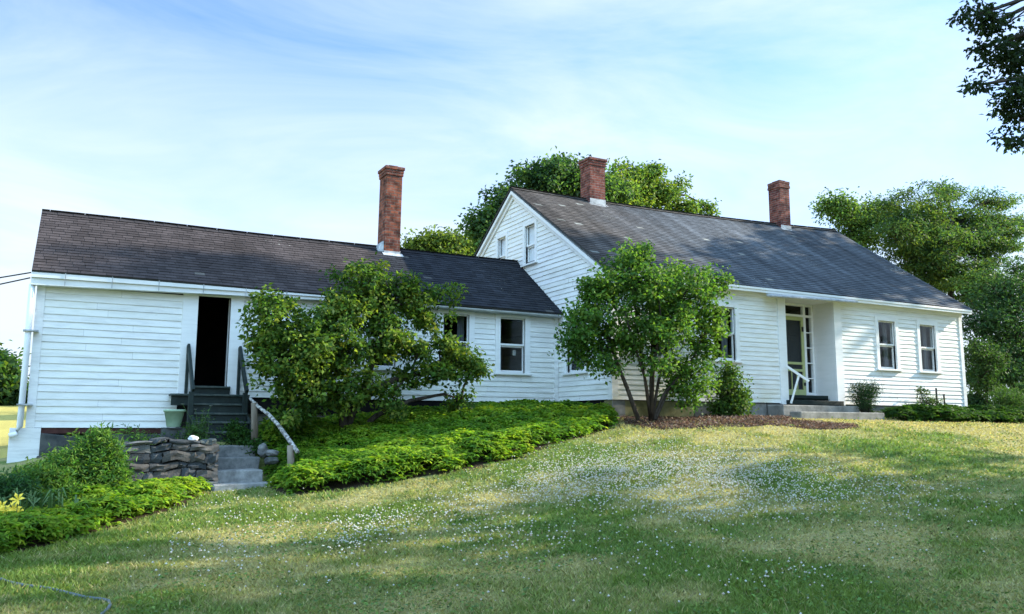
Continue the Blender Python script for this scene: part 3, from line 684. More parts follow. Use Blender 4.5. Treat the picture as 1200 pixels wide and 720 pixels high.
# east gable, rear wall and interior
mb = MB(); mb.poly([(HX1-.01, HY0+.02, .4), (HX1-.01, HY1, .4), (HX1-.01, HY1, 3.05), (HX1-.01, 18.2, 6.1), (HX1-.01, HY0+.02, 3.05)]); mb.build('gable_wall', M['siding'], house)
mb = MB(); mb.quad((HX0, HY1, .4), (HX1, HY1, .4), (HX1, HY1, 3.1), (HX0, HY1, 3.1)); mb.build('rear_wall', M['siding'], house)
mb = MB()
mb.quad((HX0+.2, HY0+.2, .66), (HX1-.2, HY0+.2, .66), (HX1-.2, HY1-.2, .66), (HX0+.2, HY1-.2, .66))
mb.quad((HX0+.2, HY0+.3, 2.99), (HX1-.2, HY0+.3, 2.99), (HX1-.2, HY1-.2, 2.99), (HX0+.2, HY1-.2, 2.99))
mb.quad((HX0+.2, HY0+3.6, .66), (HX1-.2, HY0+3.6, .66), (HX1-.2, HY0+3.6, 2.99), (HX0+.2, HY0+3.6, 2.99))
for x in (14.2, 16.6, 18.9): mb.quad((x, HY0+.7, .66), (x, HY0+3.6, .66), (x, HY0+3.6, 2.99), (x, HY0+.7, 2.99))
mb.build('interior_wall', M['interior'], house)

# ---- main roof
def main_ridge(x): return 5.99+.23*max(0, (x-9.7)/11.7)**1.6-.05*math.sin(math.pi*min(1, max(0, (x-9.7)/11.7)))
def shingles(x0, x1, Ye, ze, Yr, zr, tab, colf, rnd, rowh=.135, thick=.010):
    """real courses of tabs between eave line (Ye, ze(x)) and ridge (Yr, zr(x))"""
    mb = MB(); Ls = math.hypot(Yr-Ye, zr((x0+x1)/2)-ze((x0+x1)/2)); n_ = int(Ls/rowh)
    ny_, nz_ = -(zr((x0+x1)/2)-ze((x0+x1)/2))/Ls, abs(Yr-Ye)/Ls
    if Yr < Ye: ny_ = -ny_
    def P(x, s, h):
        z = ze(x)+(zr(x)-ze(x))*s; return (x, Ye+(Yr-Ye)*s+ny_*h, z+nz_*h)
    for k in range(n_):
        s0, s1 = k/n_, (k+1)/n_; x = x0-rnd.uniform(0, tab)
        rowshift = rnd.uniform(-.01, .01)
        while x < x1:
            wv = tab*rnd.uniform(.92, 1.08); a = max(x0, x+.004); b_ = min(x1, x+wv-.003); x += wv
            if b_-a < .01: continue
            h = thick+rnd.uniform(0, .006); ds = rnd.uniform(-.04, .04)/n_
            sa = max(0, s0+ds) if k else s0
            col = colf((a+b_)/2, s0, rnd)
            uv = [(a, sa*Ls), (b_, sa*Ls), (b_, s1*Ls), (a, s1*Ls)]
            mb.quad(P(a, sa, h), P(b_, sa, h), P(b_, s1+.2/n_, .002), P(a, s1+.2/n_, .002), 0, col, uv)
            mb.quad(P(a, sa, -.004), P(b_, sa, -.004), P(b_, sa, h), P(a, sa, h), 0, tuple(c*.8 for c in col), uv)
    # deck under the shingles
    xs_ = np.linspace(x0, x1, 12)
    for a, b_ in zip(xs_[:-1], xs_[1:]):
        mb.hexa([P(a, 0, -.035), P(b_, 0, -.035), P(b_, 1, -.035), P(a, 1, -.035), P(a, 0, -.003), P(b_, 0, -.003), P(b_, 1, -.003), P(a, 1, -.003)], 0, (.06, .06, .06))
    return mb
def col_main(x, s, rnd):
    g = .078*rnd.uniform(.84, 1.16)
    d = float(fbm(np.array([x*.5+s*2.2]), np.array([s*3.]), 5)[0])
    west = max(0, min(1, (13.4-(x-9.7)*0-3.2*(s-.5)*0-x)/2.2+.5*(d-.5)*2))
    c = np.array([.92, 1.02, 1.16])*g*(.85+.5*d)
    b_ = np.array([.075, .062, .054])*rnd.uniform(.75, 1.2)
    c = c*(1-west*.8)+b_*west*.8
    if rnd.random() < .004*(1+2.5*west): c = np.array([.20, .20, .185])
    return tuple(c)
ezm = lambda x: 3.125+.01*math.sin(x*1.7)
mb = shingles(9.64, 21.42, 13.80, ezm, 18.2, main_ridge, .21, col_main, rnd, rowh=.125)
mroof = mb.build('roof', M['shingle_main'], house, cols=True, uvs=True)
mb = shingles(9.64, 21.42, 22.6, lambda x: 3.1, 18.2, main_ridge, .6, col_main, rnd, rowh=.3)
o_ = mb.build('rear_slope', M['shingle_main'], mroof, cols=True, uvs=True)
mb = MB()   # ridge caps
x = 9.64
while x < 21.4:
    x2 = min(x+.3, 21.42)
    for s_ in (-1, 1):
        mb.quad((x, 18.2, main_ridge(x)+.028), (x2, 18.2, main_ridge(x2)+.018), (x2, 18.2+s_*.14, main_ridge(x2)-.062), (x, 18.2+s_*.14, main_ridge(x)-.056), 0, (.05, .045, .042), [(x, 0), (x2, 0), (x2, .1), (x, .1)])
    x += .27
mb.build('ridge_cap', M['shingle_main'], mroof, cols=True, uvs=True)

def chimney(x0, x1, y0, y1, zb, zt, mname, cap, fl, roof, lean=0):
    mb = MB(); h = zt-zb
    nseg = 1
    mb.hexa([(x0, y0, zb), (x1, y0, zb), (x1, y1, zb), (x0, y1, zb), (x0+lean, y0, zt-.3), (x1+lean, y0, zt-.3), (x1+lean, y1, zt-.3), (x0+lean, y1, zt-.3)])
    x0 += lean; x1 += lean
    st = [(.0, zt-.30, zt-.21), (.02, zt-.21, zt-.14), (cap*.6, zt-.14, zt-.07), (cap, zt-.07, zt-.0)]
    for e, a, b_ in st: mb.box(x0-e, x1+e, y0-e, y1+e, a, b_)
    o = mb.build('chimney', M[mname], roof, bevel=.004)
    mb = MB(); mb.box(x0+.08, x1-.08, y0+.08, y1-.08, zt, zt+.05); mb.build('flue', M['dark_stone'], o)
    return o
# flashing follows the roof slope at the front foot
def flashing(x0, x1, y0, zf, o, h=.14):
    mb = MB(); mb.box(x0-.012, x1+.015, y0-.014, y0-.003, zf-.06, zf+h); mb.hexa([(x1+.002, y0-.014, zf-.06), (x1+.016, y0-.014, zf-.06), (x1+.016, y0+.25, zf+.08), (x1+.002, y0+.25, zf+.08), (x1+.002, y0-.014, zf+h), (x1+.016, y0-.014, zf+h), (x1+.016, y0+.25, zf+h+.12), (x1+.002, y0+.25, zf+h+.12)])
    mb.hexa([(x0-.05, y0-.12, zf-.085), (x1+.05, y0-.12, zf-.085), (x1+.05, y0-.004, zf-.005), (x0-.05, y0-.004, zf-.005), (x0-.05, y0-.12, zf-.07), (x1+.05, y0-.12, zf-.07), (x1+.05, y0-.004, zf+.01), (x0-.05, y0-.004, zf+.01)])
    mb.build('flashing', M['lead'], o)
def mroofz(x, y): return 3.125+(main_ridge(x)-3.125)*(y-13.8)/4.4
c1 = chimney(11.90, 12.38, 17.95, 18.42, 5.5, 7.08, 'brick', .05, True, mroof); flashing(11.90, 12.38, 17.95, mroofz(12.1, 17.95), c1)
c2 = chimney(18.80, 19.20, 17.95, 18.42, 5.7, 7.44, 'brick', .015, True, mroof); flashing(18.80, 19.20, 17.95, mroofz(19, 17.95), c2, .10)

# ---- foundation of the main house
mb = MB()
for k, (a, b_, mi) in enumerate(((HX0, 11.9, 1), (11.92, 13.2, 0), (13.22, 14.0, 0), (14.02, 21.15, 0))): mb.box(a, b_, HY0+.03, HY0+.3, -.3, .515, mi)
mb.box(HX0+.01, HX0+.33, HY0+.02, HY0+.299, -.3, .518, 0)
mb.build('foundation', [M['concrete'], M['mossy']], house, bevel=.01)
mb = MB(); mb.box(HX0+.04, HX0+.3, HY0+.31, WY0+.1, -.3, .519); mb.build('dark_foundation', M['dark_wood'], house)

# ---- ell (low wing)
WW = front(WY0)
w_wins = [(8.285, 8.90, 1.165, 2.345), (6.93, 7.535, 1.165, 2.34), (5.3, 5.9, 1.165, 2.34)]
opens = [(a-.125, b_+.125, c-.075, 2.6) for a, b_, c, d in w_wins]
mb = MB()
clapboards(mb, WW, lambda z: -.40, lambda z: 1.79, -.065, 2.33, .117, [], rnd)
sheath(mb, WW, WX0, 2.055, -.065, 2.42, [])
mb.build('ell_wall', [M['siding_wall'], M['dark_wood']], house, cols=True); mb = MB()
clapboards(mb, WW, lambda z: 2.87, lambda z: 9.65, .50, 2.40, .112, opens, rnd)
sheath(mb, WW, 2.63, 9.75, .2, 2.45, [(a, b_, c-.03, d) for a, b_, c, d in w_wins]); sheath(mb, WW, 2.0551, 2.6299, 2.34, 2.45, [])
wwall = mb.build('ell_wall', [M['siding_wall'], M['dark_wood']], house, cols=True)
for a in ((WX0, -.40, -.068, 2.33), (9.65, 9.753, .49, 2.41)):
    mb = MB(); lb(mb, WW, *a, -.02, .028); mb.build('corner_board', M['siding'], wwall, bevel=.003)
mb = MB(); mb.box(WX0-.22, -.30, WY0-.028, WY0+.10, -1.0, -.07); mb.build('corner_base_board', M['siding'], house, bevel=.004)
mb = MB()   # door casing
lb(mb, WW, 1.79, 2.055, .52, 2.335, -.02, .03); lb(mb, WW, 2.63, 2.87, .52, 2.335, -.02, .03); lb(mb, WW, 1.79, 2.87, 2.336, 2.40, -.02, .031)
lb(mb, WW, 2.03, 2.054, .69, 2.335, -.25, -.021); lb(mb, WW, 2.631, 2.655, .69, 2.335, -.25, -.021)
mb.build('doorway_casing', M['trim'], house, bevel=.003)
for k, (a, b_, c, d) in enumerate(w_wins):
    wn = window(house, WW, a, b_, c, d, cw=.125, head=2.40, seed=60+k, rail=.5, curtain=(k != 0))
    if k == 0:
        mb = MB()
        for q in range(10):
            ua = a+.01+.012*q; mb.quad(WW(ua, 1.16, -.2+.02*math.sin(q*2)), WW(ua+.012, 1.16, -.2+.02*math.sin(q*2+2)), WW(ua+.012, 1.7, -.2+.02*math.sin(q*2+2)), WW(ua, 1.72, -.2+.02*math.sin(q*2)))
        mb.build('curtain', M['curtain'], wn)
        mb = MB(); lb(mb, WW, a+.37, a+.45, 1.53, 1.65, -.111, -.108); mb.build('paper_note', M['paper'], wn)
# fascia and gutter, sloping away from the eave toward the west corner
mb = MB()
def ez_w(x): return 2.535-.0038*(x+.6)
gx = [-.62, .5, 1.6, 2.7, 3.8, 4.6]
for a, b_ in zip(gx[:-1], gx[1:]):
    da, db = [.215-.13*(q+.62)/5.22 for q in (a, b_)]
    for (f0, f1, yo) in ((0.0, .42, .0), (.43, 1.0, .035)):
        mb.hexa([(a, 15.86+yo, ez_w(a)-.02-da*f1), (b_, 15.86+yo, ez_w(b_)-.02-db*f1), (b_, 16.06, ez_w(b_)-.02-db*f1), (a, 16.06, ez_w(a)-.02-da*f1), (a, 15.86+yo, ez_w(a)-.02-da*f0), (b_, 15.86+yo, ez_w(b_)-.02-db*f0), (b_, 16.06, ez_w(b_)-.02-db*f0), (a, 16.06, ez_w(a)-.02-da*f0)])
gut = mb.build('gutter', M['metal_white'], house)
for x in (-.12, .6, 1.35, 2.1, 2.85, 3.6):
    mb = MB(); mb.bar((x, 15.852, ez_w(x)+.01), (x, 15.852, ez_w(x)-.02-(.215-.13*(x+.62)/5.22)), .014, .006, (0, 1, 0)); mb.build('gutter_strap', M['lead'], gut)
mb = MB()
n_ = 18
for k in range(n_):   # half-round gutter on the eastern part
    xa, xb = 4.6, 9.70
    for j in range(6):
        t0, t1 = math.pi+math.pi*j/6, math.pi+math.pi*(j+1)/6
        if k == 0: mb.quad(*[(xx, 15.89+.055*math.cos(tt), ez_w(xx)-.045+.055*math.sin(tt)) for xx, tt in ((xa, t0), (xb, t0), (xb, t1), (xa, t1))])
mb.box(4.6, 9.68, 15.95, 16.06, 2.40, 2.475)
mb.build('gutter', noise_mat('grey_gutter', (.34, .36, .36), (.48, .5, .5), 4, .5, .5), house)
mb = MB()   # downspout at the west corner
mb.tube([(-.60, 15.97, 2.32), (-.60, 15.98, 1.2), (-.605, 15.98, -.05), (-.65, 15.97, -.16), (-.74, 15.95, -.20)], .047, 12)
ds_ = mb.build('downspout', M['metal_white'], house, smooth=True)
for a in (1.52, .3):
    mb = MB(); mb.box(-.675, -.45, 15.90, 16.06, a, a+.025); mb.build('downspout_strap', M['lead'], ds_)
# sill and foundation
mb = MB(); mb.box(-.30, 1.95, WY0+.012, WY0+.2, -.16, -.068); mb.build('sill_beam', M['sill'], house)
mb = MB(); mb.hexa([(-.30, WY0-.06, -.7), (.75, WY0-.06, -.7), (.75, WY0+.2, -.7), (-.30, WY0+.2, -.7), (-.30, WY0-.05, -.15), (.75, WY0-.05, -.27), (.75, WY0+.2, -.27), (-.30, WY0+.2, -.15)]); mb.box(.77, 1.95, WY0-.04, WY0+.2, -.7, -.17); mb.box(-.33, .35, WY0-.18, WY0-.061, -.9, -.52)
mb.build('stone_foundation', M['dark_stone'], house, bevel=.02)
mb = MB(); x = 2.95; q = 0
while x < 9.7:
    w_ = rnd.uniform(.5, .9); mb.box(x, min(9.76, x+w_-.012), WY0+.02+rnd.uniform(0, .03), WY0+.25, -.3, .488); x += w_
mb.build('block_foundation', M['concrete'], house, bevel=.012)
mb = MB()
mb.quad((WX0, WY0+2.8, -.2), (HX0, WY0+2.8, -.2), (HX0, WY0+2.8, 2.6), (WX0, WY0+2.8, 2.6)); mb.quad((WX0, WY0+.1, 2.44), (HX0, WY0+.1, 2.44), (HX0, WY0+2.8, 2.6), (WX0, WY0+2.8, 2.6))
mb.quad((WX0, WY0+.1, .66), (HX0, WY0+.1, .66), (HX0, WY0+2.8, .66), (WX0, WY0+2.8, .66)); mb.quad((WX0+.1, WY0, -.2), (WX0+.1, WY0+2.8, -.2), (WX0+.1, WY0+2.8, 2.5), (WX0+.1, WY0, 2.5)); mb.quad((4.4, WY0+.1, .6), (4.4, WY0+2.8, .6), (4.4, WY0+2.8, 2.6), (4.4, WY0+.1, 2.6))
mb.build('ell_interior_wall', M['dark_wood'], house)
mb = MB(); mb.poly([(WX0+.02, WY0, -.7), (WX0+.02, 20.0, -.7), (WX0+.02, 20.0, 2.4), (WX0+.02, 18.03, 3.95), (WX0+.02, WY0, 2.4)]); mb.build('ell_gable_wall', M['siding'], house)
mb = MB(); mb.quad((WX0, 20, -.6), (HX0, 20, -.6), (HX0, 20, 2.5), (WX0, 20, 2.5)); mb.build('ell_rear_wall', M['siding'], house)
# ell roof: old brown shingles west of the chimney, newer dark ones east of it
def col_wing(x, s, rnd):
    j = 6.05-.9*(1-s)+.12*math.sin(s*40)
    tt = max(0, min(1, (x-j)/.35+.5+rnd.uniform(-.5, .5)*.4))
    d = float(fbm(np.array([x*.9]), np.array([s*3.]), 9)[0])
    old = np.array([.056, .046, .046])*rnd.uniform(.76, 1.22)*(.75+.5*d)
    if rnd.random() < .002: old = np.array([.13, .115, .10])
    new = np.array([.022, .024, .030])*rnd.uniform(.75, 1.3)
    if rnd.random() < .004: new = np.array([.07, .07, .07])
    return tuple(old*(1-tt)+new*tt)
wr = lambda x: 4.04+.006*math.sin(x*1.3)-.015*math.sin(math.pi*max(0, min(1, x/9.7)))
mb = shingles(-.62, 9.755, 15.845, lambda x: ez_w(x)+.008*math.sin(x*1.1), 18.03, wr, .20, col_wing, rnd, rowh=.112)
wroof = mb.build('ell_roof', M['shingle_wing'], house, cols=True, uvs=True)
mb = shingles(-.62, 9.755, 20.2, lambda x: 2.5, 18.03, wr, .6, col_wing, rnd, rowh=.3); mb.build('rear_slope', M['shingle_wing'], wroof, cols=True, uvs=True)
mb = MB(); x = -.62
while x < 9.7:
    x2 = min(x+.3, 9.755); c = (.042, .037, .039) if x < 5.9 else (.025, .026, .032)
    for s_ in (-1, 1): mb.quad((x, 18.03, wr(x)+.028), (x2, 18.03, wr(x2)+.018), (x2, 18.03+s_*.12, wr(x2)-.062), (x, 18.03+s_*.12, wr(x)-.056), 0, c, [(x, 0), (x2, 0), (x2, .1), (x, .1)])
    x += .27
mb.build('ridge_cap', M['shingle_wing'], wroof, cols=True, uvs=True)
c3 = chimney(6.18, 6.56, 17.80, 18.28, 3.5, 5.93, 'brick_orange', .045, True, wroof, lean=.03)
flashing(6.19, 6.57, 17.80, 3.88, c3, .05)
mb = MB(); mb.hexa([(6.05, 17.82, 3.9), (6.17, 17.78, 3.9), (6.17, 18.1, 4.05), (6.05, 18.1, 4.05), (6.10, 17.84, 4.10), (6.175, 17.80, 4.16), (6.175, 18.0, 4.16), (6.10, 18.0, 4.10)]); mb.build('loose_flashing', M['lead'], c3)

# ------------------------------------------------------------------ steps, walls, rails
# dark green wooden stair to the ell doorway
st_ = empty('wooden_steps', (2.4, 15.2, -.26)); tag(st_, 'dark green wooden steps with plank handrails up to the open doorway', 'steps')
mb = MB()
zs_ = [.535, .365, .20, .05, -.115]; ysn = [15.75, 15.5, 15.25, 15.0, 14.75]
for k, (z, y) in enumerate(zip(zs_, ysn)):
    x0, x1 = (1.64, 2.98) if k == 0 else (1.98, 2.86)
    mb = MB(); mb.box(x0, x1, y-.035, 16.06 if k == 0 else y+.26, z-.035, z); mb.build('tread', M['tread'], st_, bevel=.006)
    mb = MB(); mb.box(1.99, 2.85, y, y+.022, z-.20, z-.036)
    if k == 0: mb.box(1.655, 1.989, 15.76, 15.785, .33, .499); mb.box(2.851, 2.97, 15.76, 15.785, .0, .499)
    mb.build('riser', M['green_paint'], st_, bevel=.003)
mb = MB(); mb.box(2.0, 2.68, 15.98, 16.30, .655, .69); mb.build('tread', M['tread'], st_, bevel=.006)
mb = MB(); mb.box(2.0, 2.68, 16.02, 16.04, .537, .654); mb.build('riser', M['green_paint'], st_, bevel=.003)
for x in (1.95, 2.86):
    mb = MB(); mb.hexa([(x, 14.7, -.35), (x+.035, 14.7, -.35), (x+.035, 16.0, -.35), (x, 16.0, -.35), (x, 14.72, -.13), (x+.035, 14.72, -.13), (x+.035, 16.0, .50), (x, 16.0, .50)]); mb.build('stringer', M['green_paint'], st_)
for x in (1.90, 2.80):
    mb = MB(); mb.bar((x+.02, 16.03, 1.40), (x+.05, 15.30, .56), .045, .13); mb.build('handrail', M['green_paint'], st_, bevel=.005)
    mb = MB(); mb.box(x-.01, x+.07, 15.30, 15.38, -.2, .56); mb.build('rail_post', M['green_paint'], st_, bevel=.005)
    mb = MB(); mb.box(x-.005, x+.045, 15.97, 16.05, .537, 1.42); mb.build('rail_post', M['green_paint'], st_, bevel=.005)

# stone steps
ss = empty('stone_steps', (2.5, 13.8, -1)); tag(ss, 'rough granite slab steps cut into the bank below the wooden steps', 'steps')
for k, (yf, zt, x0, x1) in enumerate(((14.30, -.345, 2.16, 2.84), (13.98, -.525, 2.15, 2.86), (13.66, -.70, 2.12, 2.84), (13.30, -.885, 2.06, 2.92))):
    mb = MB(); P = []
    for z, sh in ((zt-.20, .0), (zt, .0)):
        for (x, y) in ((x0, yf), (x1, yf+.02), (x1, yf+.42), (x0, yf+.42)): P.append((x+rnd.uniform(-.02, .02), y+rnd.uniform(-.015, .015), z+rnd.uniform(-.008, .008)))
    mb.hexa(P); mb.build('step_slab', M['granite_pale'] if k >= 2 else M['granite'], ss, bevel=.02)
# dry stone wall
def stone_block(mb, x0, x1, y0, y1, z0, z1, col, rnd):
    nxs, nzs = 4, 3; j = lambda a: rnd.uniform(-a, a)
    grid = {}
    def v(i, k, d):
        fx, fz = i/nxs, k/nzs
        ex = 1 if i in (0, nxs) else 0; ez = 1 if k in (0, nzs) else 0
        x = x0+(x1-x0)*fx+j(.014); z = z0+(z1-z0)*fz+j(.012)+.022*math.sin(x*6.5+round(z0*4))+.012*math.sin(x*17+round(z0*9))
        y = y0+d+(.014 if ex or ez else 0)+(.012 if ex and ez else 0)+j(.016)
        return (x, y, z)
    P = [[v(i, k, 0) for k in range(nzs+1)] for i in range(nxs+1)]
    for i in range(nxs):
        for k in range(nzs): mb.quad(P[i][k], P[i+1][k], P[i+1][k+1], P[i][k+1], 0, col)
    for i in range(nxs):
        for k, zz in ((0, z0), (nzs, z1)):
            a, b_ = P[i][k], P[i+1][k]; mb.quad(a, b_, (b_[0], y1, b_[2]), (a[0], y1, a[2]), 0, col)
    for k in range(nzs):
        for i in (0, nxs):
            a, b_ = P[i][k], P[i][k+1]; mb.quad(a, b_, (b_[0], y1, b_[2]), (a[0], y1, a[2]), 0, col)
mb = MB(); z = -1.12; cr_ = 0
stone_cols = [(.065, .07, .075), (.10, .10, .10), (.085, .080, .075), (.05, .055, .06), (.13, .13, .125), (.07, .082, .08), (.10, .092, .085)]
for hgt in (.15, .13, .17, .11, .16, .11):
    x = .80+rnd.uniform(-.03, .03)
    while x < 2.12:
        w_ = rnd.uniform(.14, .40)
        if x+w_ > 2.0: w_ = 2.14-x
        if w_ > .08: stone_block(mb, x+.004, x+w_-.004, 13.42+rnd.uniform(0, .05), 13.95, z+.006, z+hgt-.006, stone_cols[rnd.randrange(7)], rnd)
        x += w_
    z += hgt
x = .80
while x < 2.1:
    w_ = rnd.uniform(.2, .5); w_ = min(w_, 2.16-x)
    if w_ > .06: stone_block(mb, x, x+w_-.012, 13.40+rnd.uniform(0, .06), 14.0, z+.002, z+rnd.uniform(.035, .075), stone_cols[rnd.randrange(7)], rnd)
    x += w_
for k in range(18):
    y = 13.98+rnd.uniform(0, .0)
mb.box(.86, 2.08, 13.50, 13.98, -1.1, z-.02, 0, (.02, .02, .02))
# return of the wall toward the west side
zz = -1.12
for hgt in (.18, .18, .18, .16, .15):
    y = 13.45
    while y < 15.4:
        w_ = rnd.uniform(.25, .5)
        mb.hexa([(.80+rnd.uniform(-.03, .03), y+.008, zz), (1.1, y+.008, zz), (1.1, y+w_-.008, zz), (.80+rnd.uniform(-.03, .03), y+w_-.008, zz), (.80, y+.008, zz+hgt-.01), (1.1, y+.008, zz+hgt-.01), (1.1, y+w_-.008, zz+hgt-.01), (.80, y+w_-.008, zz+hgt-.01)], 0, stone_cols[rnd.randrange(7)])
        y += w_
    zz += hgt
wl = mb.build('stone_wall', M['stone_col'], cols=True); tag(wl, 'low dry stone retaining wall of grey and brown field stones left of the stone steps', 'stone wall')
# loose stones on the right of the steps
def rock(name, loc, s, m_, label, cat='stone', seed=0):
    rn = random.Random(seed); bm_ = __import__('bmesh').new(); __import__('bmesh').ops.create_icosphere(bm_, subdivisions=3, radius=1)
    for v in bm_.verts:
        d = v.co.normalized(); q = max(abs(d.x), abs(d.y), abs(d.z))
        v.co = d*(.75+.25/q)*(1+.08*math.sin(d.x*5+seed)+.06*math.sin(d.z*7+d.y*4+seed))
        v.co = Vector((v.co.x*s[0], v.co.y*s[1], v.co.z*s[2]))
    me = bpy.data.meshes.new(name); bm_.to_mesh(me); bm_.free(); me.materials.append(m_)
    o = bpy.data.objects.new(name, me); C.objects.link(o); o.location = loc; o.rotation_euler = (0, 0, seed*1.3)
    return tag(o, label, cat)
p = at(308, 528, 14.1); rock('stone', p, (.08, .09, .11), M['granite'], 'upright grey stone right of the upper stone steps', seed=2)
p = at(319, 531, 13.75); rock('stone', p, (.085, .09, .055), M['granite'], 'grey square stone atop another beside the birch handrail', seed=4)
p = at(318, 540, 13.72); rock('stone', p, (.10, .10, .065), M['dark_stone'], 'darker stone lying under a grey square stone beside the steps', seed=5)
p = at(226, 516.5, 13.65); rock('stone', (p[0], p[1], -.215), (.075, .06, .045), M['white_stone'], 'small white stone on top of the dry stone wall', seed=7)

# birch handrail on two posts
bh = empty('birch_handrail', (3.0, 13.8, -.6)); tag(bh, 'crooked birch branch handrail on two round posts beside the stone steps', 'handrail')
PA = at(295, 467, 14.55); PB = at(348, 531, 13.35)
mb = MB(); pts = []
for px_, py_, Y_ in ((293, 467, 14.6), (303, 477, 14.42), (315, 486, 14.15), (326, 498, 13.9), (336, 512, 13.65), (344, 523, 13.45), (349, 530.5, 13.3)): pts.append(at(px_, py_, Y_))
mb.tube(pts, [.024, .028, .031, .034, .035, .035, .033], 9); mb.build('rail', M['birch'], bh, smooth=True)
for (px_, yt_, yb_, Y_) in ((298, 472, 514, 14.5), (340.5, 522, 556, 13.45)):
    a = at(px_, yt_, Y_); b_ = at(px_+.3, yb_+6, Y_); mb = MB(); mb.tube([b_, (b_[0]*.5+a[0]*.5+.004, Y_, (a[2]+b_[2])/2), a], [.062, .058, .055], 10); mb.build('post', M['post'], bh, smooth=True)

# front entry slabs
fs = empty('concrete_steps', (15.2, 13.6, .2)); tag(fs, 'two grey concrete slab steps below the recessed front door', 'steps')
mb = MB(); mb.box(13.98, 16.42, 13.52, 13.99, .20, .475); mb.build('step_slab', M['concrete'], fs, bevel=.02)
mb = MB(); mb.box(14.15, 16.85, 13.18, 13.50, .0, .325); mb.build('step_slab', M['concrete'], fs, bevel=.02)
# white handrail
wh = empty('white_handrail', (14.6, 13.7, .6)); tag(wh, 'short sloping white wooden handrail on a slanted post at the front door', 'handrail')
mb = MB(); a = at(921, 429, 13.88); b_ = at(948, 447, 13.62); mb.bar(a, b_, .035, .055); mb.build('rail', M['trim'], wh, bevel=.004)
mb = MB(); a = at(936, 441, 13.74); b_ = at(927, 473, 13.78); mb.bar(b_, a, .036, .036, (0, 1, 0)); mb.build('post', M['trim'], wh, bevel=.004)

# flower pot on the wall terrace
pp = at(204, 489, 14.45); zb = pp[2]-.16
mb = MB(); mb.lathe([(0, zb), (.10, zb), (.105, zb+.01), (.15, zb+.24), (.165, zb+.245), (.165, zb+.28), (.15, zb+.28), (.14, zb+.26), (0, zb+.25)], pp[0], pp[1], 26)
tag(mb.build('flower_pot', M['pot'], smooth=True), 'pale green glazed flower pot standing beside the dark wooden steps', 'flower pot')
mb = MB(); mb.tube([(pp[0], pp[1], zb-.02), (pp[0], pp[1], zb-.01)], .2, 12)
mb.box(pp[0]-.17, pp[0]+.17, pp[1]-.15, pp[1]+.15, zb-.25, zb-.005); tag(mb.build('stone_block', M['dark_stone'], bevel=.02), 'dark stone block under the pale green flower pot', 'stone')

# cables
def cable(name, p, q, sag, r_, label):
    mb = MB(); p = Vector(p); q = Vector(q); pts = []
    for k in range(25):
        t_ = k/24; v = p.lerp(q, t_); v.z -= sag*4*t_*(1-t_); pts.append(v)
    mb.tube(pts, r_, 5); tag(mb.build(name, M['wire']), label, 'cable', 'service cables at the west corner of the ell')
cable('power_cable', at(36.5, 319.5, 16.0), (-13, 19, 3.3), 1.0, .012, 'upper sagging black cable running to the roof edge at the left corner of the ell')
cable('power_cable', at(35.5, 325.7, 16.0), (-13, 19.0, 2.9), 1.1, .012, 'lower sagging black cable running to the gutter at the left corner of the ell')

# hose in the grass
pts = []
for (px_, py_) in ((-40, 672), (0, 680), (10, 684), (30, 688), (55, 691), (80, 697), (100, 702), (118, 704), (127, 706), (129, 711), (126, 716), (119, 722), (112, 730)):
    g = gnd_px(px_, py_); pts.append((g[0], g[1], g[2]+.012))
mb = MB(); mb.tube(pts, .013, 8); tag(mb.build('garden_hose', M['hose'], smooth=True), 'grey garden hose curling through the grass in the lower left corner', 'hose')

# ------------------------------------------------------------------ foliage tools
def unit(v): return v/(np.linalg.norm(v, axis=-1, keepdims=True)+1e-9)
def leaf_geo(pos, nrm, Ln, Wd, fold=.25, dirs=None, droop=0.0):
    n = len(pos); nrm = unit(nrm)
    d = RNG.normal(size=(n, 3)) if dirs is None else dirs
    d = unit(d-nrm*(d*nrm).sum(1, keepdims=True)); s = np.cross(nrm, d)
    Ln = np.broadcast_to(Ln, (n,))[:, None]; Wd = np.broadcast_to(Wd, (n,))[:, None]
    b = pos; tip = pos+d*Ln-nrm*Ln*droop
    mid = pos+d*Ln*.45
    l = mid+s*Wd*.5+nrm*Wd*fold; r = mid-s*Wd*.5+nrm*Wd*fold
    V = np.stack([b, r, tip, l], 1).reshape(-1, 3); F = np.arange(4*n).reshape(n, 4)
    return V, F
def palette(n, cols, base=None, jit=.22):
    cols = np.array(cols); k = RNG.integers(0, len(cols), n) if base is None else base
    c = cols[k]*(1+RNG.normal(0, jit, (n, 1)))*(1+RNG.normal(0, .06, (n, 3)))
    return np.clip(c, .004, .9)
def px_lobe(px, py, rx, ry, Y, dep=None):
    c = at(px, py, Y); w_ = float(c@fw)/FPX
    return (c, np.array([rx*w_, (dep if dep else (rx+ry)/2*w_), ry*w_]))
def clusters(lobes, ncl, power=2.4, weights=None):
    """cluster centres spread through the volume of the lobes, denser to the outside"""
    wts = np.array([l[1][0]*l[1][2] for l in lobes]) if weights is None else np.array(weights, float)
    cnt = np.maximum(1, (wts/wts.sum()*ncl).astype(int)); out_ = []; which = []
    for q, ((c, r), k) in enumerate(zip(lobes, cnt)):
        d = unit(RNG.normal(size=(k, 3))); rr = RNG.random((k, 1))**(1/power)
        rr *= 1+.18*np.sin(d[:, :1]*7+q)*np.cos(d[:, 2:]*6+q*2)
        out_.append(c+d*rr*r); which += [q]*k
    return np.concatenate(out_), np.array(which)
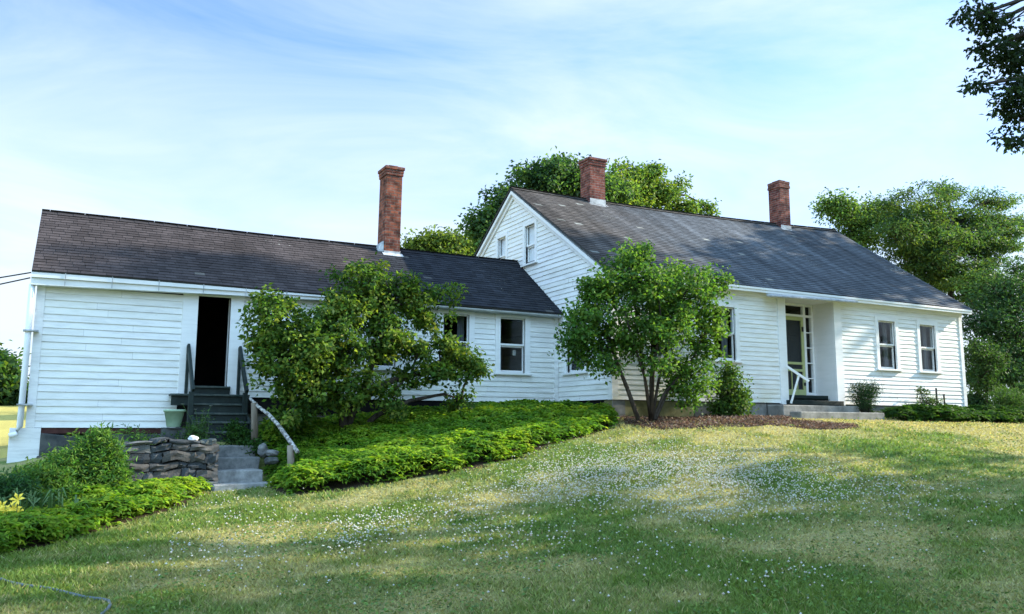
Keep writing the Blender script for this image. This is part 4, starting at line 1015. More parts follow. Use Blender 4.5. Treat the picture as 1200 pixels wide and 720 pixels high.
def foliage(name, parent, lobes, ncl, lp, cr, Lf, Wf, cols, material='leaf', flat=.7, upb=.55, power=2.4, clear=None, jit=.2, droop=.1, weights=None, hang=0.0):
    P, which = clusters(lobes, ncl, power, weights)
    if clear is not None: k = clear(P); P = P[k]; which = which[k]
    n = len(P)*lp
    cen = np.repeat(P, lp, 0); crs = np.repeat(cr*RNG.uniform(.6, 1.35, len(P)), lp)[:, None]
    off = RNG.normal(size=(n, 3))*crs*np.array([.62, .62, .62*flat]); pos = cen+off
    if clear is not None: k = clear(pos); pos = pos[k]; off = off[k]; sel = np.nonzero(k)[0]
    else: sel = np.arange(n)
    lobec = np.array([l[0] for l in lobes])[np.repeat(which, lp)[sel]]
    nr = unit(RNG.normal(size=(len(pos), 3)))*.9+np.array([0, 0, upb])+unit(pos-lobec)*.45
    dirs = unit(off+1e-6)+RNG.normal(size=(len(pos), 3))*.5+np.array([0, 0, -hang])
    V, F = leaf_geo(pos, nr, Lf*RNG.uniform(.6, 1.25, len(pos)), Wf*RNG.uniform(.7, 1.2, len(pos)), dirs=dirs, droop=droop)
    cb = np.repeat(RNG.integers(0, len(cols), len(P)), lp)[sel]
    mixk = RNG.random(len(pos)) < .35; cb = np.where(mixk, RNG.integers(0, len(cols), len(pos)), cb)
    o = mesh_np(name, V, F, palette(len(pos), cols, cb, jit), M[material], parent)
    return o, P, which
def limbs(mb, start, lobes, P, which, r0, twig_r=.007, frac=.5, wob=.15, rn=None, starts=None):
    """a limb from the stem to every lobe, twigs from the limb to the clusters"""
    rn = rn or random.Random(1)
    for q, (c, r) in enumerate(lobes):
        s0 = Vector(start) if starts is None else min((Vector(s) for s in starts), key=lambda s: (s-Vector(c)).length)
        c = Vector(c); pts = []; Ld = (c-s0).length
        for k in range(7):
            t_ = k/6; v = s0.lerp(c, t_)
            v += Vector((rn.uniform(-1, 1), rn.uniform(-1, 1), rn.uniform(-.4, .6)))*wob*Ld*.25*math.sin(math.pi*t_); v.z += .10*Ld*math.sin(math.pi*t_)
            pts.append(v)
        mb.tube(pts, [r0*(1-.75*k/6) for k in range(7)], 6)
        for i in np.nonzero(which == q)[0]:
            if rn.random() > frac: continue
            a = pts[rn.randint(3, 6)]; b_ = Vector(P[i]); m_ = a.lerp(b_, .5)+Vector((rn.uniform(-1, 1), rn.uniform(-1, 1), rn.uniform(-1, 1)))*.10*(b_-a).length
            mb.tube([a, m_, b_], [twig_r*1.6, twig_r*1.2, twig_r*.6], 3, cap=False)

def tree(name, label, cat, base, stems, lobes, ncl, lp, cr, Lf, Wf, cols, group=None, bark='bark', limb_r=.05, twig_r=.008, frac=.5, **kw):
    rn = random.Random(hash((name, round(base[0], 1))) % 1000 if False else int(abs(base[0])*10) % 997)
    root = empty(name, base); tag(root, label, cat, group)
    o, P, which = foliage('crown', root, lobes, ncl, lp, cr, Lf, Wf, cols, **kw)
    mb = MB(); ends = []
    for pts, rads in stems:
        mb.tube(pts, rads, 9); ends += [Vector(p) for p in pts[-2:]]
    limbs(mb, None, lobes, P, which, limb_r, twig_r, frac, rn=rn, starts=ends)
    mb.build('trunk', M[bark], root, smooth=True)
    return root
def stem(pts, r0, r1):
    n_ = len(pts); return ([tuple(p) for p in pts], [r0+(r1-r0)*k/(n_-1) for k in range(n_)])

G_MID = [(.060, .125, .026), (.080, .15, .028), (.11, .18, .032), (.045, .098, .026)]
G_YEL = [(.11, .18, .030), (.16, .23, .036), (.21, .26, .045), (.075, .14, .030)]
G_DARK = [(.042, .092, .040), (.058, .115, .042), (.036, .080, .036)]
G_BG = [(.08, .155, .045), (.11, .19, .05), (.15, .23, .055)]

# ---- tree in front of the ell
YA = 14.45
lob = [px_lobe(*a) for a in ((322, 395, 34, 44, 14.4), (318, 362, 28, 20, 14.5), (365, 432, 42, 58, 14.2), (425, 345, 42, 34, 14.5), (385, 392, 40, 34, 14.3), (455, 395, 38, 34, 14.4), (440, 318, 16, 12, 14.5),
    (480, 352, 36, 20, 14.5), (520, 346, 22, 9, 14.6, .5), (500, 375, 24, 14, 14.6, .5), (530, 420, 34, 26, 14.4), (500, 438, 40, 16, 14.4), (552, 432, 18, 18, 14.4), (535, 470, 13, 16, 14.5, .4), (455, 470, 16, 26, 14.2, .5), (345, 470, 24, 26, 14.2), (398, 464, 22, 24, 14.1), (335, 492, 18, 12, 14.2, .5), (402, 418, 34, 30, 14.2), (345, 425, 36, 40, 14.2), (400, 370, 34, 26, 14.4), (465, 338, 26, 16, 14.5, .6), (312, 420, 20, 30, 14.4), (425, 455, 22, 22, 14.1), (490, 412, 22, 14, 14.4, .5), (515, 402, 16, 10, 14.4, .4))]
b0 = at(405, 502, 14.45); b0[2] = gz(b0[0], b0[1])-.05
def A(px_, py_, Y=14.5): return at(px_, py_, Y)
stems = [stem([b0, A(412, 482), A(432, 462), A(455, 448), A(482, 440), A(515, 436)], .11, .03), stem([b0, A(400, 470), A(385, 440), A(372, 415)], .09, .03), stem([A(412, 482), A(428, 450), A(440, 415), A(452, 380), A(462, 355)], .07, .02), stem([b0, A(440, 488), A(480, 470), A(520, 462), A(540, 468)], .06, .015), stem([A(400, 470), A(360, 430, 14.4), A(330, 390, 14.4)], .05, .015)]
cl = lambda P: (P[:, 1] < 15.98) & (P[:, 2] > -.2)
tree('ornamental_tree', 'spreading multi-stemmed ornamental tree with glossy leaves in front of the long low ell', 'tree', tuple(b0), stems, lob, 760, 38, .115, .092, .056, G_YEL+G_MID, limb_r=.03, twig_r=.006, clear=cl, power=2.8, hang=.3)
# ---- lilac at the house corner
lob = [px_lobe(*a) for a in ((745, 330, 52, 36, 12.9), (700, 368, 34, 34, 12.85), (798, 345, 46, 36, 12.9), (678, 392, 20, 20, 12.9), (768, 385, 48, 34, 12.8), (722, 405, 34, 20, 12.9), (826, 392, 22, 38, 12.95), (808, 440, 30, 26, 13.0, .5), (745, 300, 22, 14, 12.9), (700, 340, 26, 22, 12.9), (835, 335, 16, 18, 12.9), (798, 464, 18, 12, 13.0, .35), (690, 420, 20, 16, 12.9, .4), (672, 405, 14, 14, 12.9, .4), (715, 430, 14, 10, 12.9, .4), (770, 425, 18, 12, 12.7, .4))]
b0 = at(763, 491, 12.95); b0[2] = gz(b0[0], b0[1])-.04
B = lambda px_, py_, Y=12.95: at(px_, py_, Y)
stems = [stem([at(748, 492, 12.8), B(735, 455), B(724, 428), B(712, 395)], .048, .022), stem([b0, B(758, 455), B(752, 425), B(745, 370), B(745, 330)], .033, .012), stem([b0, B(762, 450), B(764, 420), B(762, 370)], .028, .012), stem([b0, B(772, 445), B(780, 415), B(795, 370)], .036, .012), stem([b0, B(778, 462), B(795, 442), B(815, 415)], .034, .012), stem([at(768, 492, 12.9), B(783, 458, 13.05), B(798, 440, 13.1)], .035, .015), stem([b0, B(755, 440, 12.8), B(740, 395, 12.7), B(728, 350, 12.7)], .035, .012), stem([b0, B(766, 430, 12.7), B(775, 380, 12.6), B(770, 330, 12.6)], .035, .012)]
cl = lambda P: (P[:, 1] < 13.86) & (P[:, 2] > .25) & ~((P[:, 0] > 9.5) & (P[:, 1] > 13.8))
tree('lilac_tree', 'round-headed multi-stemmed lilac tree at the corner of the main house', 'tree', tuple(b0), stems, lob, 540, 40, .145, .084, .058, [(.075, .165, .034), (.10, .20, .036), (.14, .235, .042), (.06, .13, .034)], limb_r=.022, twig_r=.006, clear=cl, power=2.6)

# ---- shrubs by the front wall
def shrub(name, label, cat, px_, pyb, lobes, ncl, lp, cr, Lf, Wf, cols, nst=7, **kw):
    Yb = kw.pop('Yb'); g = at(px_, pyb, Yb); g[2] = gz(g[0], g[1])
    root = empty(name, tuple(g)); tag(root, label, cat)
    o, P, which = foliage('foliage', root, lobes, ncl, lp, cr, Lf, Wf, cols, **kw)
    mb = MB(); rn = random.Random(int(px_))
    for i in RNG.choice(len(P), min(len(P), nst*5), replace=False):
        a = Vector((g[0]+rn.uniform(-.08, .08), g[1]+rn.uniform(-.06, .06), g[2]-.03)); b_ = Vector(P[i]); mb.tube([a, a.lerp(b_, .5)+Vector((0, 0, .06)), b_], [.012, .009, .004], 4, cap=False)
    mb.build('stem', M['bark'], root)
    return root
cl = lambda P: (P[:, 1] < 13.9)
shrub('shrub', 'upright leafy green shrub under the front window beside the lilac', 'shrub', 855, 491, [px_lobe(*a) for a in ((855, 452, 17, 22, 13.45), (862, 475, 16, 16, 13.35), (848, 478, 14, 14, 13.4), (855, 434, 9, 9, 13.45), (870, 465, 9, 10, 13.45))], 170, 26, .10, .07, .045, G_MID+[(.08, .13, .03)], Yb=13.4, clear=cl)
shrub('yew_bush', 'small dark spiky evergreen bush right of the front entry steps', 'bush', 1013, 482, [px_lobe(*a) for a in ((1013, 465, 13, 14, 13.55), (1005, 456, 7, 8, 13.55), (1022, 456, 8, 8, 13.55), (1014, 474, 12, 8, 13.5))], 130, 40, .09, .07, .012, G_DARK+[(.04, .08, .03)], Yb=13.5, clear=cl, flat=1, upb=.2)
shrub('young_plant', 'thin young plant with small leaves against the right end of the front wall', 'plant', 1084, 478, [px_lobe(*a) for a in ((1083, 464, 8, 9, 13.7), (1095, 472, 10, 5, 13.65), (1078, 457, 4, 4, 13.7))], 40, 18, .08, .06, .03, [(.05, .09, .04), (.07, .11, .05)], Yb=13.65, nst=3, clear=cl)
for k, (px_, y0_, y1_, lab) in enumerate(((1097, 456, 478, 'taller dark garden stake beside the thin plant at the right wall'), (1106, 463, 478, 'shorter dark garden stake near the right corner of the house'))):
    a = at(px_, y0_, 13.7); b_ = at(px_+1.5, y1_, 13.7); mb = MB(); mb.tube([b_, a], .022, 8); mb.tube([a, (a[0], a[1], a[2]+.02)], .03, 8)
    tag(mb.build('garden_stake', M['black']), lab, 'stake')

# ---- ground cover beds
def bed(name, label, poly, dens, h, Lf, Wf, cols, lp=5, hmin=.10):
    P = np.array([p[:2] for p in poly]); lo, hi = P.min(0), P.max(0)
    n = int((hi-lo).prod()*dens); xy = lo+RNG.random((n, 2))*(hi-lo)
    k = in_poly(xy[:, 0], xy[:, 1], poly); xy = xy[k]
    d = dist_poly(xy[:, 0], xy[:, 1], poly)
    kk = d > .14*np.clip(fbm(xy[:, 0]*3.1+9, xy[:, 1]*3.1, 44, 3)-.35, 0, 1)*1.6; xy = xy[kk]; d = d[kk]
    ed = np.clip(d/.22, 0, 1)
    bump = fbm(xy[:, 0]*2.6, xy[:, 1]*2.6, 77, 3)
    top = h*(hmin+(1-hmin)*np.sqrt(ed))*(.48+1.04*bump)
    u = RNG.random(len(xy)); fr = np.where(u < .7, 1-RNG.random(len(xy))**2*.15, RNG.random(len(xy)))
    z = ground(xy[:, 0], xy[:, 1])+top*fr
    cen = np.repeat(np.column_stack([xy, z]), lp, 0); m_ = len(cen)
    ang = np.tile(np.arange(lp)*2*math.pi/lp, len(xy))+np.repeat(RNG.random(len(xy))*6.28, lp)+RNG.normal(0, .25, m_)
    tilt = np.repeat(RNG.normal(0, .30, (len(xy), 2)), lp, 0)
    dirs = np.column_stack([np.cos(ang), np.sin(ang), np.full(m_, .12)+RNG.normal(0, .18, m_)])
    nr = np.column_stack([tilt[:, 0]-.35*np.cos(ang)*0, tilt[:, 1]-.12, np.ones(m_)])+RNG.normal(0, .12, (m_, 3))
    V, F = leaf_geo(cen, nr, Lf*np.repeat(RNG.uniform(.6, 1.3, len(xy)), lp)*RNG.uniform(.8, 1.15, m_), Wf*np.repeat(RNG.uniform(.6, 1.25, len(xy)), lp), dirs=dirs, droop=.22, fold=.15)
    cb = np.clip((np.repeat(fbm(xy[:, 0]*3.3, xy[:, 1]*3.3, 5, 3), lp)*1.6-.3+RNG.normal(0, .2, m_))*len(cols), 0, len(cols)-1).astype(int)
    o = mesh_np(name, V, F, palette(m_, cols, cb, .16), M['leaf']); tag(o, label, 'ground cover', kind='stuff'); return o
PACH = [(.085, .18, .024), (.13, .25, .026), (.19, .31, .03), (.26, .36, .035)]
bed('ground_cover', 'broad bed of bright green pachysandra along the foot of the ell', BED_C, 760, .27, .085, .036, PACH)
bed('ground_cover', 'sloping bed of bright green pachysandra below the dry stone wall', BED_L, 760, .26, .085, .036, PACH)
bed('ground_cover', 'strip of darker green ground cover under the right part of the front wall', BED_R, 520, .26, .09, .042, [(.03, .075, .018), (.045, .10, .02), (.065, .13, .022)])

# ---- ferny garden plants at the left
def ferny(label, px_, py_, Yb, lobes, nst, Lf=.085, Wf=.020, cols=None, lp=95):
    g = at(px_, py_, Yb); g[2] = gz(g[0], g[1])
    root = empty('garden_plant', tuple(g)); tag(root, label, 'plant', 'tall feathery plants in the left garden bed')
    P, which = clusters(lobes, nst, 1.7); rn = random.Random(int(px_)); mb = MB(); pos = []; dr = []
    for p in P:
        b_ = Vector((g[0]*.35+p[0]*.65+rn.uniform(-.1, .1), g[1]*.35+p[1]*.65, 0)); b_.z = gz(b_.x, b_.y)-.02; e = Vector(p)
        if e.z < b_.z+.15: e.z = b_.z+.2
        m_ = b_.lerp(e, .6)+Vector((rn.uniform(-.05, .05), rn.uniform(-.05, .05), .04)); mb.tube([b_, m_, e], [.006, .005, .002], 4, cap=False)
        for k in range(lp):
            t_ = .25+.75*rn.random()**.7; q = (b_.lerp(m_, t_/.6) if t_ < .6 else m_.lerp(e, (t_-.6)/.4)); sp_ = .13*(1.15-t_*.8)
            pos.append((q.x+rn.gauss(0, sp_), q.y+rn.gauss(0, sp_), q.z+rn.gauss(0, .03))); dr.append((rn.gauss(0, 1), rn.gauss(0, 1), .5+rn.gauss(0, .4)))
    pos = np.array(pos); cols = cols or [(.06, .15, .035), (.09, .19, .04), (.13, .225, .045)]
    V, F = leaf_geo(pos, RNG.normal(size=pos.shape)+np.array([0, 0, .6]), Lf*RNG.uniform(.6, 1.3, len(pos)), Wf, dirs=np.array(dr), droop=.15)
    mesh_np('foliage', V, F, palette(len(pos), cols), M['leaf'], root); mb.build('stem', noise_mat('green_stem', (.05, .08, .03), (.07, .10, .04)), root)
ferny('tall feathery green plant with top sprigs in front of the dry stone wall', 112, 580, 12.9, [px_lobe(*a) for a in ((112, 530, 36, 24, 12.9), (122, 555, 26, 22, 12.9), (82, 548, 30, 26, 12.8), (112, 505, 24, 9, 12.9))], 190)
ferny('lower feathery green plant under the white corner base board', 55, 600, 12.6, [px_lobe(*a) for a in ((50, 562, 34, 20, 12.5), (65, 585, 34, 18, 12.3), (25, 568, 30, 22, 12.5))], 180)
ferny('bushy feathery green plant at the foot of the dark stone foundation', 70, 575, 13.6, [px_lobe(*a) for a in ((72, 545, 26, 16, 13.6), (40, 556, 22, 14, 13.6))], 120)
ferny('darker feathery green plant at the left edge behind the yellow daylilies', 8, 605, 12.0, [px_lobe(*a) for a in ((5, 575, 34, 22, 12.0), (-30, 575, 30, 24, 12.0), (25, 598, 26, 14, 11.8))], 180, cols=[(.04, .105, .04), (.06, .14, .05)])
ferny('sparse green weeds with thin stems beside the flower pot on the terrace', 235, 512, 14.3, [px_lobe(*a) for a in ((228, 500, 14, 14, 14.3), (240, 488, 10, 12, 14.4), (215, 510, 12, 6, 14.2))], 34, lp=22, Lf=.07, Wf=.018, cols=[(.05, .11, .03), (.07, .14, .03)])
ferny('low green weeds growing on top of the dry stone wall', 180, 518, 14.3, [px_lobe(*a) for a in ((175, 512, 22, 5, 14.2), (150, 505, 10, 7, 14.0))], 26, lp=20, Lf=.06, Wf=.016)
ferny('small leafy green weeds right of the wooden steps behind the birch rail', 285, 520, 14.6, [px_lobe(*a) for a in ((283, 512, 12, 10, 14.7), (298, 522, 12, 8, 14.4), (275, 500, 6, 8, 14.8))], 60, lp=34, Lf=.07, Wf=.03, cols=[(.03, .08, .02), (.05, .11, .025)])
# white flower heads by the pot
fl = empty('flowering_plant', tuple(at(232, 512, 14.35))); tag(fl, 'thin plant with small white flower heads beside the pale green pot', 'flower')
mb = MB(); mf = MB()
for (px_, py_) in ((229, 480), (238, 482), (214, 474), (233, 497), (247, 476), (238, 490)):
    a = at(232, 513, 14.35); b_ = at(px_, py_, 14.35); mb.tube([a, (Vector(a)+Vector(b_))/2+Vector((.01, 0, .03)), b_], [.005, .004, .003], 4)
    mf = MB()
    for k in range(7):
        th = k*.9; mf.quad(b_, b_+np.array([.022*math.cos(th), .022*math.sin(th), .008]), b_+np.array([.03*math.cos(th+.35), .03*math.sin(th+.35), .006]), b_+np.array([.022*math.cos(th+.7), .022*math.sin(th+.7), .008]))
    mf.build('flower_head', M['white_petal'], fl)
mb.build('stem', mat('stem_green', (.06, .11, .03))[0], fl)

# daylilies
dl = empty('daylily', tuple(gnd_px(18, 622))); tag(dl, 'clump of yellow daylilies in bloom at the left edge of the garden bed', 'flower')
g0 = gnd_px(15, 622); pos = []; dr = []; rn = random.Random(5); mb = MB(); mf = MB(); msd = MB()
for k in range(130):
    th = rn.uniform(0, 6.28); r_ = rn.uniform(.2, .45); x = g0[0]+rn.gauss(0, .28); y = g0[1]+.0+rn.gauss(0, .2); z = gz(x, y); h = rn.uniform(.28, .48)
    p0, p1, p2 = Vector((x, y, z)), Vector((x+math.cos(th)*r_*.4, y+math.sin(th)*r_*.4, z+h)), Vector((x+math.cos(th)*r_, y+math.sin(th)*r_, z+h*.75))
    s = Vector((-math.sin(th), math.cos(th), 0))*.011
    mb.quad(p0-s, p0+s, p1+s, p1-s); mb.quad(p1-s, p1+s, p2+s*.1, p2-s*.1)
for (px_, py_) in ((21, 586), (16, 597), (6, 600), (14, 607), (23, 604), (3, 607), (10, 604), (-4, 601), (2, 595), (18, 603)):
    c = at(px_, py_, g0[1]+rn.uniform(-.65, -.35)); msd.tube([(c[0]*.8+g0[0]*.2, c[1]+.1, gz(c[0], c[1]+.1)), tuple(c)], .006, 4)
    f = Vector((rn.uniform(-.4, .3), -.8, .5)).normalized(); a = f.cross(Vector((0, 0, 1))).normalized(); b_ = a.cross(f); c = Vector(c); mf = MB()
    for k in range(6):
        th = k*math.pi/3+rn.uniform(-.1, .1); d = a*math.cos(th)+b_*math.sin(th); s = a*math.cos(th+1.57)+b_*math.sin(th+1.57)
        mf.quad(c, c+d*.045+f*.035+s*.017, c+d*.085+f*.03, c+d*.045+f*.035-s*.017)
    mf.build('flower_head', M['yellow_petal'], dl)
mb.build('leaf', mat('daylily_leaf', (.06, .12, .03), .5)[0], dl); msd.build('stem', mat('daylily_stem', (.07, .12, .03))[0], dl)

# ---- mulch
P = np.array(MULCH); lo, hi = P.min(0), P.max(0); xy = lo+RNG.random((16000, 2))*(hi-lo); dn = fbm(xy[:, 0]*1.5, xy[:, 1]*2.5, 8); k = in_poly(xy[:, 0], xy[:, 1], MULCH) & (dn > .38); xy = xy[k]
pos = np.column_stack([xy, ground(xy[:, 0], xy[:, 1])+RNG.uniform(.005, .035, len(xy))])
V, F = leaf_geo(pos, RNG.normal(0, .45, pos.shape)+np.array([0, 0, 1]), RNG.uniform(.03, .08, len(pos)), RNG.uniform(.015, .035, len(pos)))
tag(mesh_np('mulch', V, F, palette(len(pos), [(.15, .085, .06), (.21, .13, .09), (.27, .20, .15), (.10, .06, .045)]), M['petal']), 'brown bark mulch and dry leaves under the lilac and along the front wall', 'mulch', kind='stuff')

# ---- lawn
n = 430000
th = RNG.uniform(R(-8), R(66), n); rr = np.exp(RNG.uniform(math.log(4.2), math.log(27), n))
x = rr*np.sin(th); y = rr*np.cos(th)
keep = (y < 13.95) & ~((x < .8) & (y > 12.5))
far = y > 13.9
for P in (BED_C, BED_L, BED_R): keep &= ~in_poly(x, y, P)
inm = in_poly(x, y, MULCH); keep &= ~(inm & (RNG.random(n) < .85))
keep &= ~((x > 13.95) & (x < 16.9) & (y > 13.15) & (y < 14)); keep &= ~((x > 2.0) & (x < 2.95) & (y > 13.25))
x = x[keep]; y = y[keep]; rr = rr[keep]; z = ground(x, y); n = len(x)
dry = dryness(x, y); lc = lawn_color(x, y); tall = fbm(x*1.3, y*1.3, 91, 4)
hgt = (.022+.036*tall)*(1-.45*dry)*RNG.uniform(.6, 1.35, n); wd = (.0028+.00075*rr)*RNG.uniform(.7, 1.3, n)
az = RNG.uniform(0, 6.28, n); lean = RNG.normal(0, .8, (n, 2))*hgt[:, None]
p0 = np.column_stack([x-np.cos(az)*wd, y-np.sin(az)*wd, z-.004]); p1 = np.column_stack([x+np.cos(az)*wd, y+np.sin(az)*wd, z-.004]); p2 = np.column_stack([x+lean[:, 0], y+lean[:, 1], z+hgt])
V = np.stack([p0, p1, p2], 1).reshape(-1, 3); F = np.arange(3*n).reshape(n, 3)
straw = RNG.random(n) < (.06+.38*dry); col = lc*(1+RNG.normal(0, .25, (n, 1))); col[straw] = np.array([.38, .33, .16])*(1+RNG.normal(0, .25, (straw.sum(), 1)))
tag(mesh_np('lawn_grass', V, F, np.clip(col, .008, .6), M['grass']), 'mown lawn grass, green with dry straw-coloured patches and a painted sunlit strip', 'grass', kind='stuff')
# small broad leaves of clover and weeds between the blades
m_ = 42000; th = RNG.uniform(R(-8), R(66), m_); rr = np.exp(RNG.uniform(math.log(4.2), math.log(22), m_)); x = rr*np.sin(th); y = rr*np.cos(th)
k = (y < 13.4) & ~((x < .8) & (y > 12.5)) & (fbm(x*.8+4, y*1.0+8, 61, 4) > .50)
for P in (BED_C, BED_L, BED_R, MULCH): k &= ~in_poly(x, y, P)
x = x[k]; y = y[k]; rr = rr[k]; n = len(x); pos = np.column_stack([x, y, ground(x, y)+RNG.uniform(.015, .055, n)])
V, F = leaf_geo(pos, RNG.normal(0, .35, (n, 3))+np.array([0, 0, 1]), RNG.uniform(.016, .038, n)*(1+rr*.03), RNG.uniform(.014, .028, n)*(1+rr*.03))
tag(mesh_np('lawn_weeds', V, F, palette(n, [(.10, .19, .05), (.14, .23, .055), (.18, .26, .06), (.11, .19, .06)]), M['grass']), 'low clover leaves and weeds growing between the grass blades', 'weeds', kind='stuff')
# white clover
pts = []
def blob(px_, py_, rx, ry, k):
    c = gnd_px(px_, py_); ex = gnd_px(px_+rx, py_)-c; ey = gnd_px(px_, py_-ry)-c
    k = int(k*(2.1 if py_ < 585 else 1.5)); a = RNG.normal(0, .55, (k, 2)); pts.append(c[:2]+a[:, :1]*ex[:2]+a[:, 1:]*ey[:2])
for a in ((700, 552, 90, 24, 520), (800, 548, 120, 26, 800), (880, 562, 90, 26, 420), (640, 575, 70, 20, 260), (760, 575, 140, 26, 420), (960, 575, 120, 26, 260), (830, 606, 110, 16, 170), (900, 590, 160, 25, 200), (430, 622, 50, 18, 150), (480, 612, 60, 18, 90), (410, 645, 40, 10, 50), (550, 598, 70, 20, 130), (570, 630, 80, 20, 80), (250, 650, 80, 25, 80), (270, 600, 70, 20, 60), (700, 640, 200, 40, 110), (1080, 590, 100, 30, 130), (930, 680, 90, 15, 40), (500, 660, 300, 60, 110), (330, 620, 60, 25, 60)): blob(*a)
xy = np.concatenate(pts); k = (xy[:, 1] < 13.3)
for P in (BED_C, BED_L, BED_R, MULCH): k &= ~in_poly(xy[:, 0], xy[:, 1], P)
xy = xy[k]; n = len(xy); s = RNG.uniform(.007, .015, n)
c = np.column_stack([xy, ground(xy[:, 0], xy[:, 1])+RNG.uniform(.05, .10, n)])
oc = np.array([(1, 0, 0), (0, 1, 0), (-1, 0, 0), (0, -1, 0), (0, 0, .8), (0, 0, -.8)]); of = np.array([(0, 1, 4), (1, 2, 4), (2, 3, 4), (3, 0, 4), (1, 0, 5), (2, 1, 5), (3, 2, 5), (0, 3, 5)])
rot = RNG.uniform(0, 1.57, n); O = np.einsum('ij,n->nij', oc, s); Ox = O[:, :, 0]*np.cos(rot)[:, None]-O[:, :, 1]*np.sin(rot)[:, None]; Oy = O[:, :, 0]*np.sin(rot)[:, None]+O[:, :, 1]*np.cos(rot)[:, None]
V = (np.stack([Ox, Oy, O[:, :, 2]], -1)+c[:, None, :]).reshape(-1, 3); F = (of[None]+6*np.arange(n)[:, None, None]).reshape(-1, 3)
tag(mesh_np('white_clover', V, F, palette(len(F), [(.62, .62, .55), (.70, .70, .64), (.55, .5, .42)], jit=.08), M['petal']), 'small white clover heads scattered over the lawn', 'clover', kind='stuff')

# ------------------------------------------------------------------ trees around
def bg_tree(name, label, lobes, base_px, Yb, ncl, lp, cr, Lf, Wf, cols, tr=.25, group=None, top_px=None, **kw):
    g = at(base_px, 480, Yb); g[2] = gz(g[0], g[1])
    c = np.mean([l[0] for l in lobes], 0)
    tp = Vector((c[0], c[1], c[2])); g = Vector(g)
    pts = [g, g.lerp(tp, .35)+Vector((.12, 0, 0)), g.lerp(tp, .7)-Vector((.1, 0, 0)), tp]
    return tree(name, label, 'tree', tuple(g), [stem(pts, tr, tr*.35)], lobes, ncl, lp, cr, Lf, Wf, cols, group=group, limb_r=tr*.4, twig_r=.02, **kw)
# oaks behind the main house
lob = [px_lobe(*a) for a in ((640, 215, 48, 24, 31), (600, 245, 36, 28, 31), (575, 275, 26, 26, 31), (665, 205, 30, 16, 31), (640, 250, 50, 30, 32), (700, 230, 40, 24, 31), (560, 262, 12, 10, 31))]
bg_tree('oak_tree', 'dark green oak rising behind the gable of the main house', lob, 640, 31, 520, 60, .36, .19, .12, G_BG+G_DARK, tr=.32, frac=.4, power=1.8)
lob = [px_lobe(*a) for a in ((745, 212, 38, 22, 34), (775, 228, 30, 20, 34), (720, 225, 30, 22, 33), (800, 240, 20, 12, 34), (740, 245, 40, 22, 34), (790, 260, 36, 12, 35), (830, 246, 20, 7, 35), (800, 215, 8, 7, 34), (765, 200, 18, 9, 34))]
bg_tree('oak_tree', 'lighter yellow-green oak behind the roof ridge right of the first ridge chimney', lob, 755, 34, 270, 52, .36, .20, .12, G_YEL+G_BG, tr=.22, frac=.7, power=1.8)
lob = [px_lobe(*a) for a in ((520, 288, 36, 11, 42), (490, 291, 22, 7, 42), (545, 296, 20, 10, 42), (525, 310, 45, 16, 42))]
bg_tree('maple_tree', 'pale yellow-green tree top behind the dark ell roof beside its chimney', lob, 520, 42, 190, 60, .6, .24, .15, [(.10, .15, .03), (.14, .19, .04), (.08, .12, .03)], tr=.25)
# trees right of the house
lob = [px_lobe(*a) for a in ((1080, 240, 40, 26, 27), (1050, 265, 34, 28, 27), (1090, 285, 50, 30, 27), (1130, 255, 40, 18, 28), (1160, 235, 44, 10, 28), (1150, 290, 44, 24, 27), (1180, 275, 26, 26, 27), (1105, 320, 50, 26, 27), (1060, 300, 34, 24, 28), (1110, 225, 30, 10, 28), (1150, 320, 40, 20, 27), (1195, 262, 16, 14, 28), (1090, 320, 46, 26, 28), (1140, 345, 46, 24, 28), (1075, 275, 40, 30, 28.5), (1120, 285, 44, 34, 28.5), (1165, 262, 30, 16, 28), (1040, 245, 18, 14, 28))]
bg_tree('locust_tree', 'tall feathery tree behind the right end of the main roof', lob, 1110, 27, 700, 80, .46, .22, .065, [(.06, .12, .048), (.085, .15, .042), (.13, .185, .042), (.05, .10, .044)], tr=.28, flat=.35, hang=.4, power=2.0, frac=.5)
lob = [px_lobe(*a) for a in ((985, 250, 26, 18, 30), (970, 240, 14, 10, 30), (1010, 262, 22, 22, 30), (1000, 285, 30, 16, 30), (1025, 245, 10, 14, 30))]
bg_tree('ash_tree', 'small pale leafy tree behind the right roof slope beside the feathery tree', lob, 1000, 30, 170, 54, .5, .19, .10, G_BG+[(.07, .12, .03)], tr=.16, frac=.6)
lob = [px_lobe(*a) for a in ((1175, 345, 44, 34, 23), (1210, 330, 40, 34, 23.5), (1150, 375, 30, 30, 23), (1195, 395, 46, 40, 22.5), (1170, 430, 44, 34, 22.5), (1230, 420, 50, 60, 23), (1150, 440, 26, 24, 23.5))]
bg_tree('hemlock_tree', 'dark dense tree beyond the right corner of the house', lob, 1190, 23, 620, 44, .50, .20, .08, G_DARK, tr=.25, flat=.45)
lob = [px_lobe(*a) for a in ((1152, 418, 20, 16, 18.5), (1165, 425, 16, 12, 18.5), (1150, 440, 16, 14, 18.5), (1142, 408, 10, 9, 18.5), (1158, 458, 18, 10, 18.5))]
bg_tree('sapling', 'small green sapling just right of the house corner', lob, 1154, 18.5, 150, 26, .22, .11, .06, [(.035, .075, .025), (.05, .095, .03)], tr=.035)
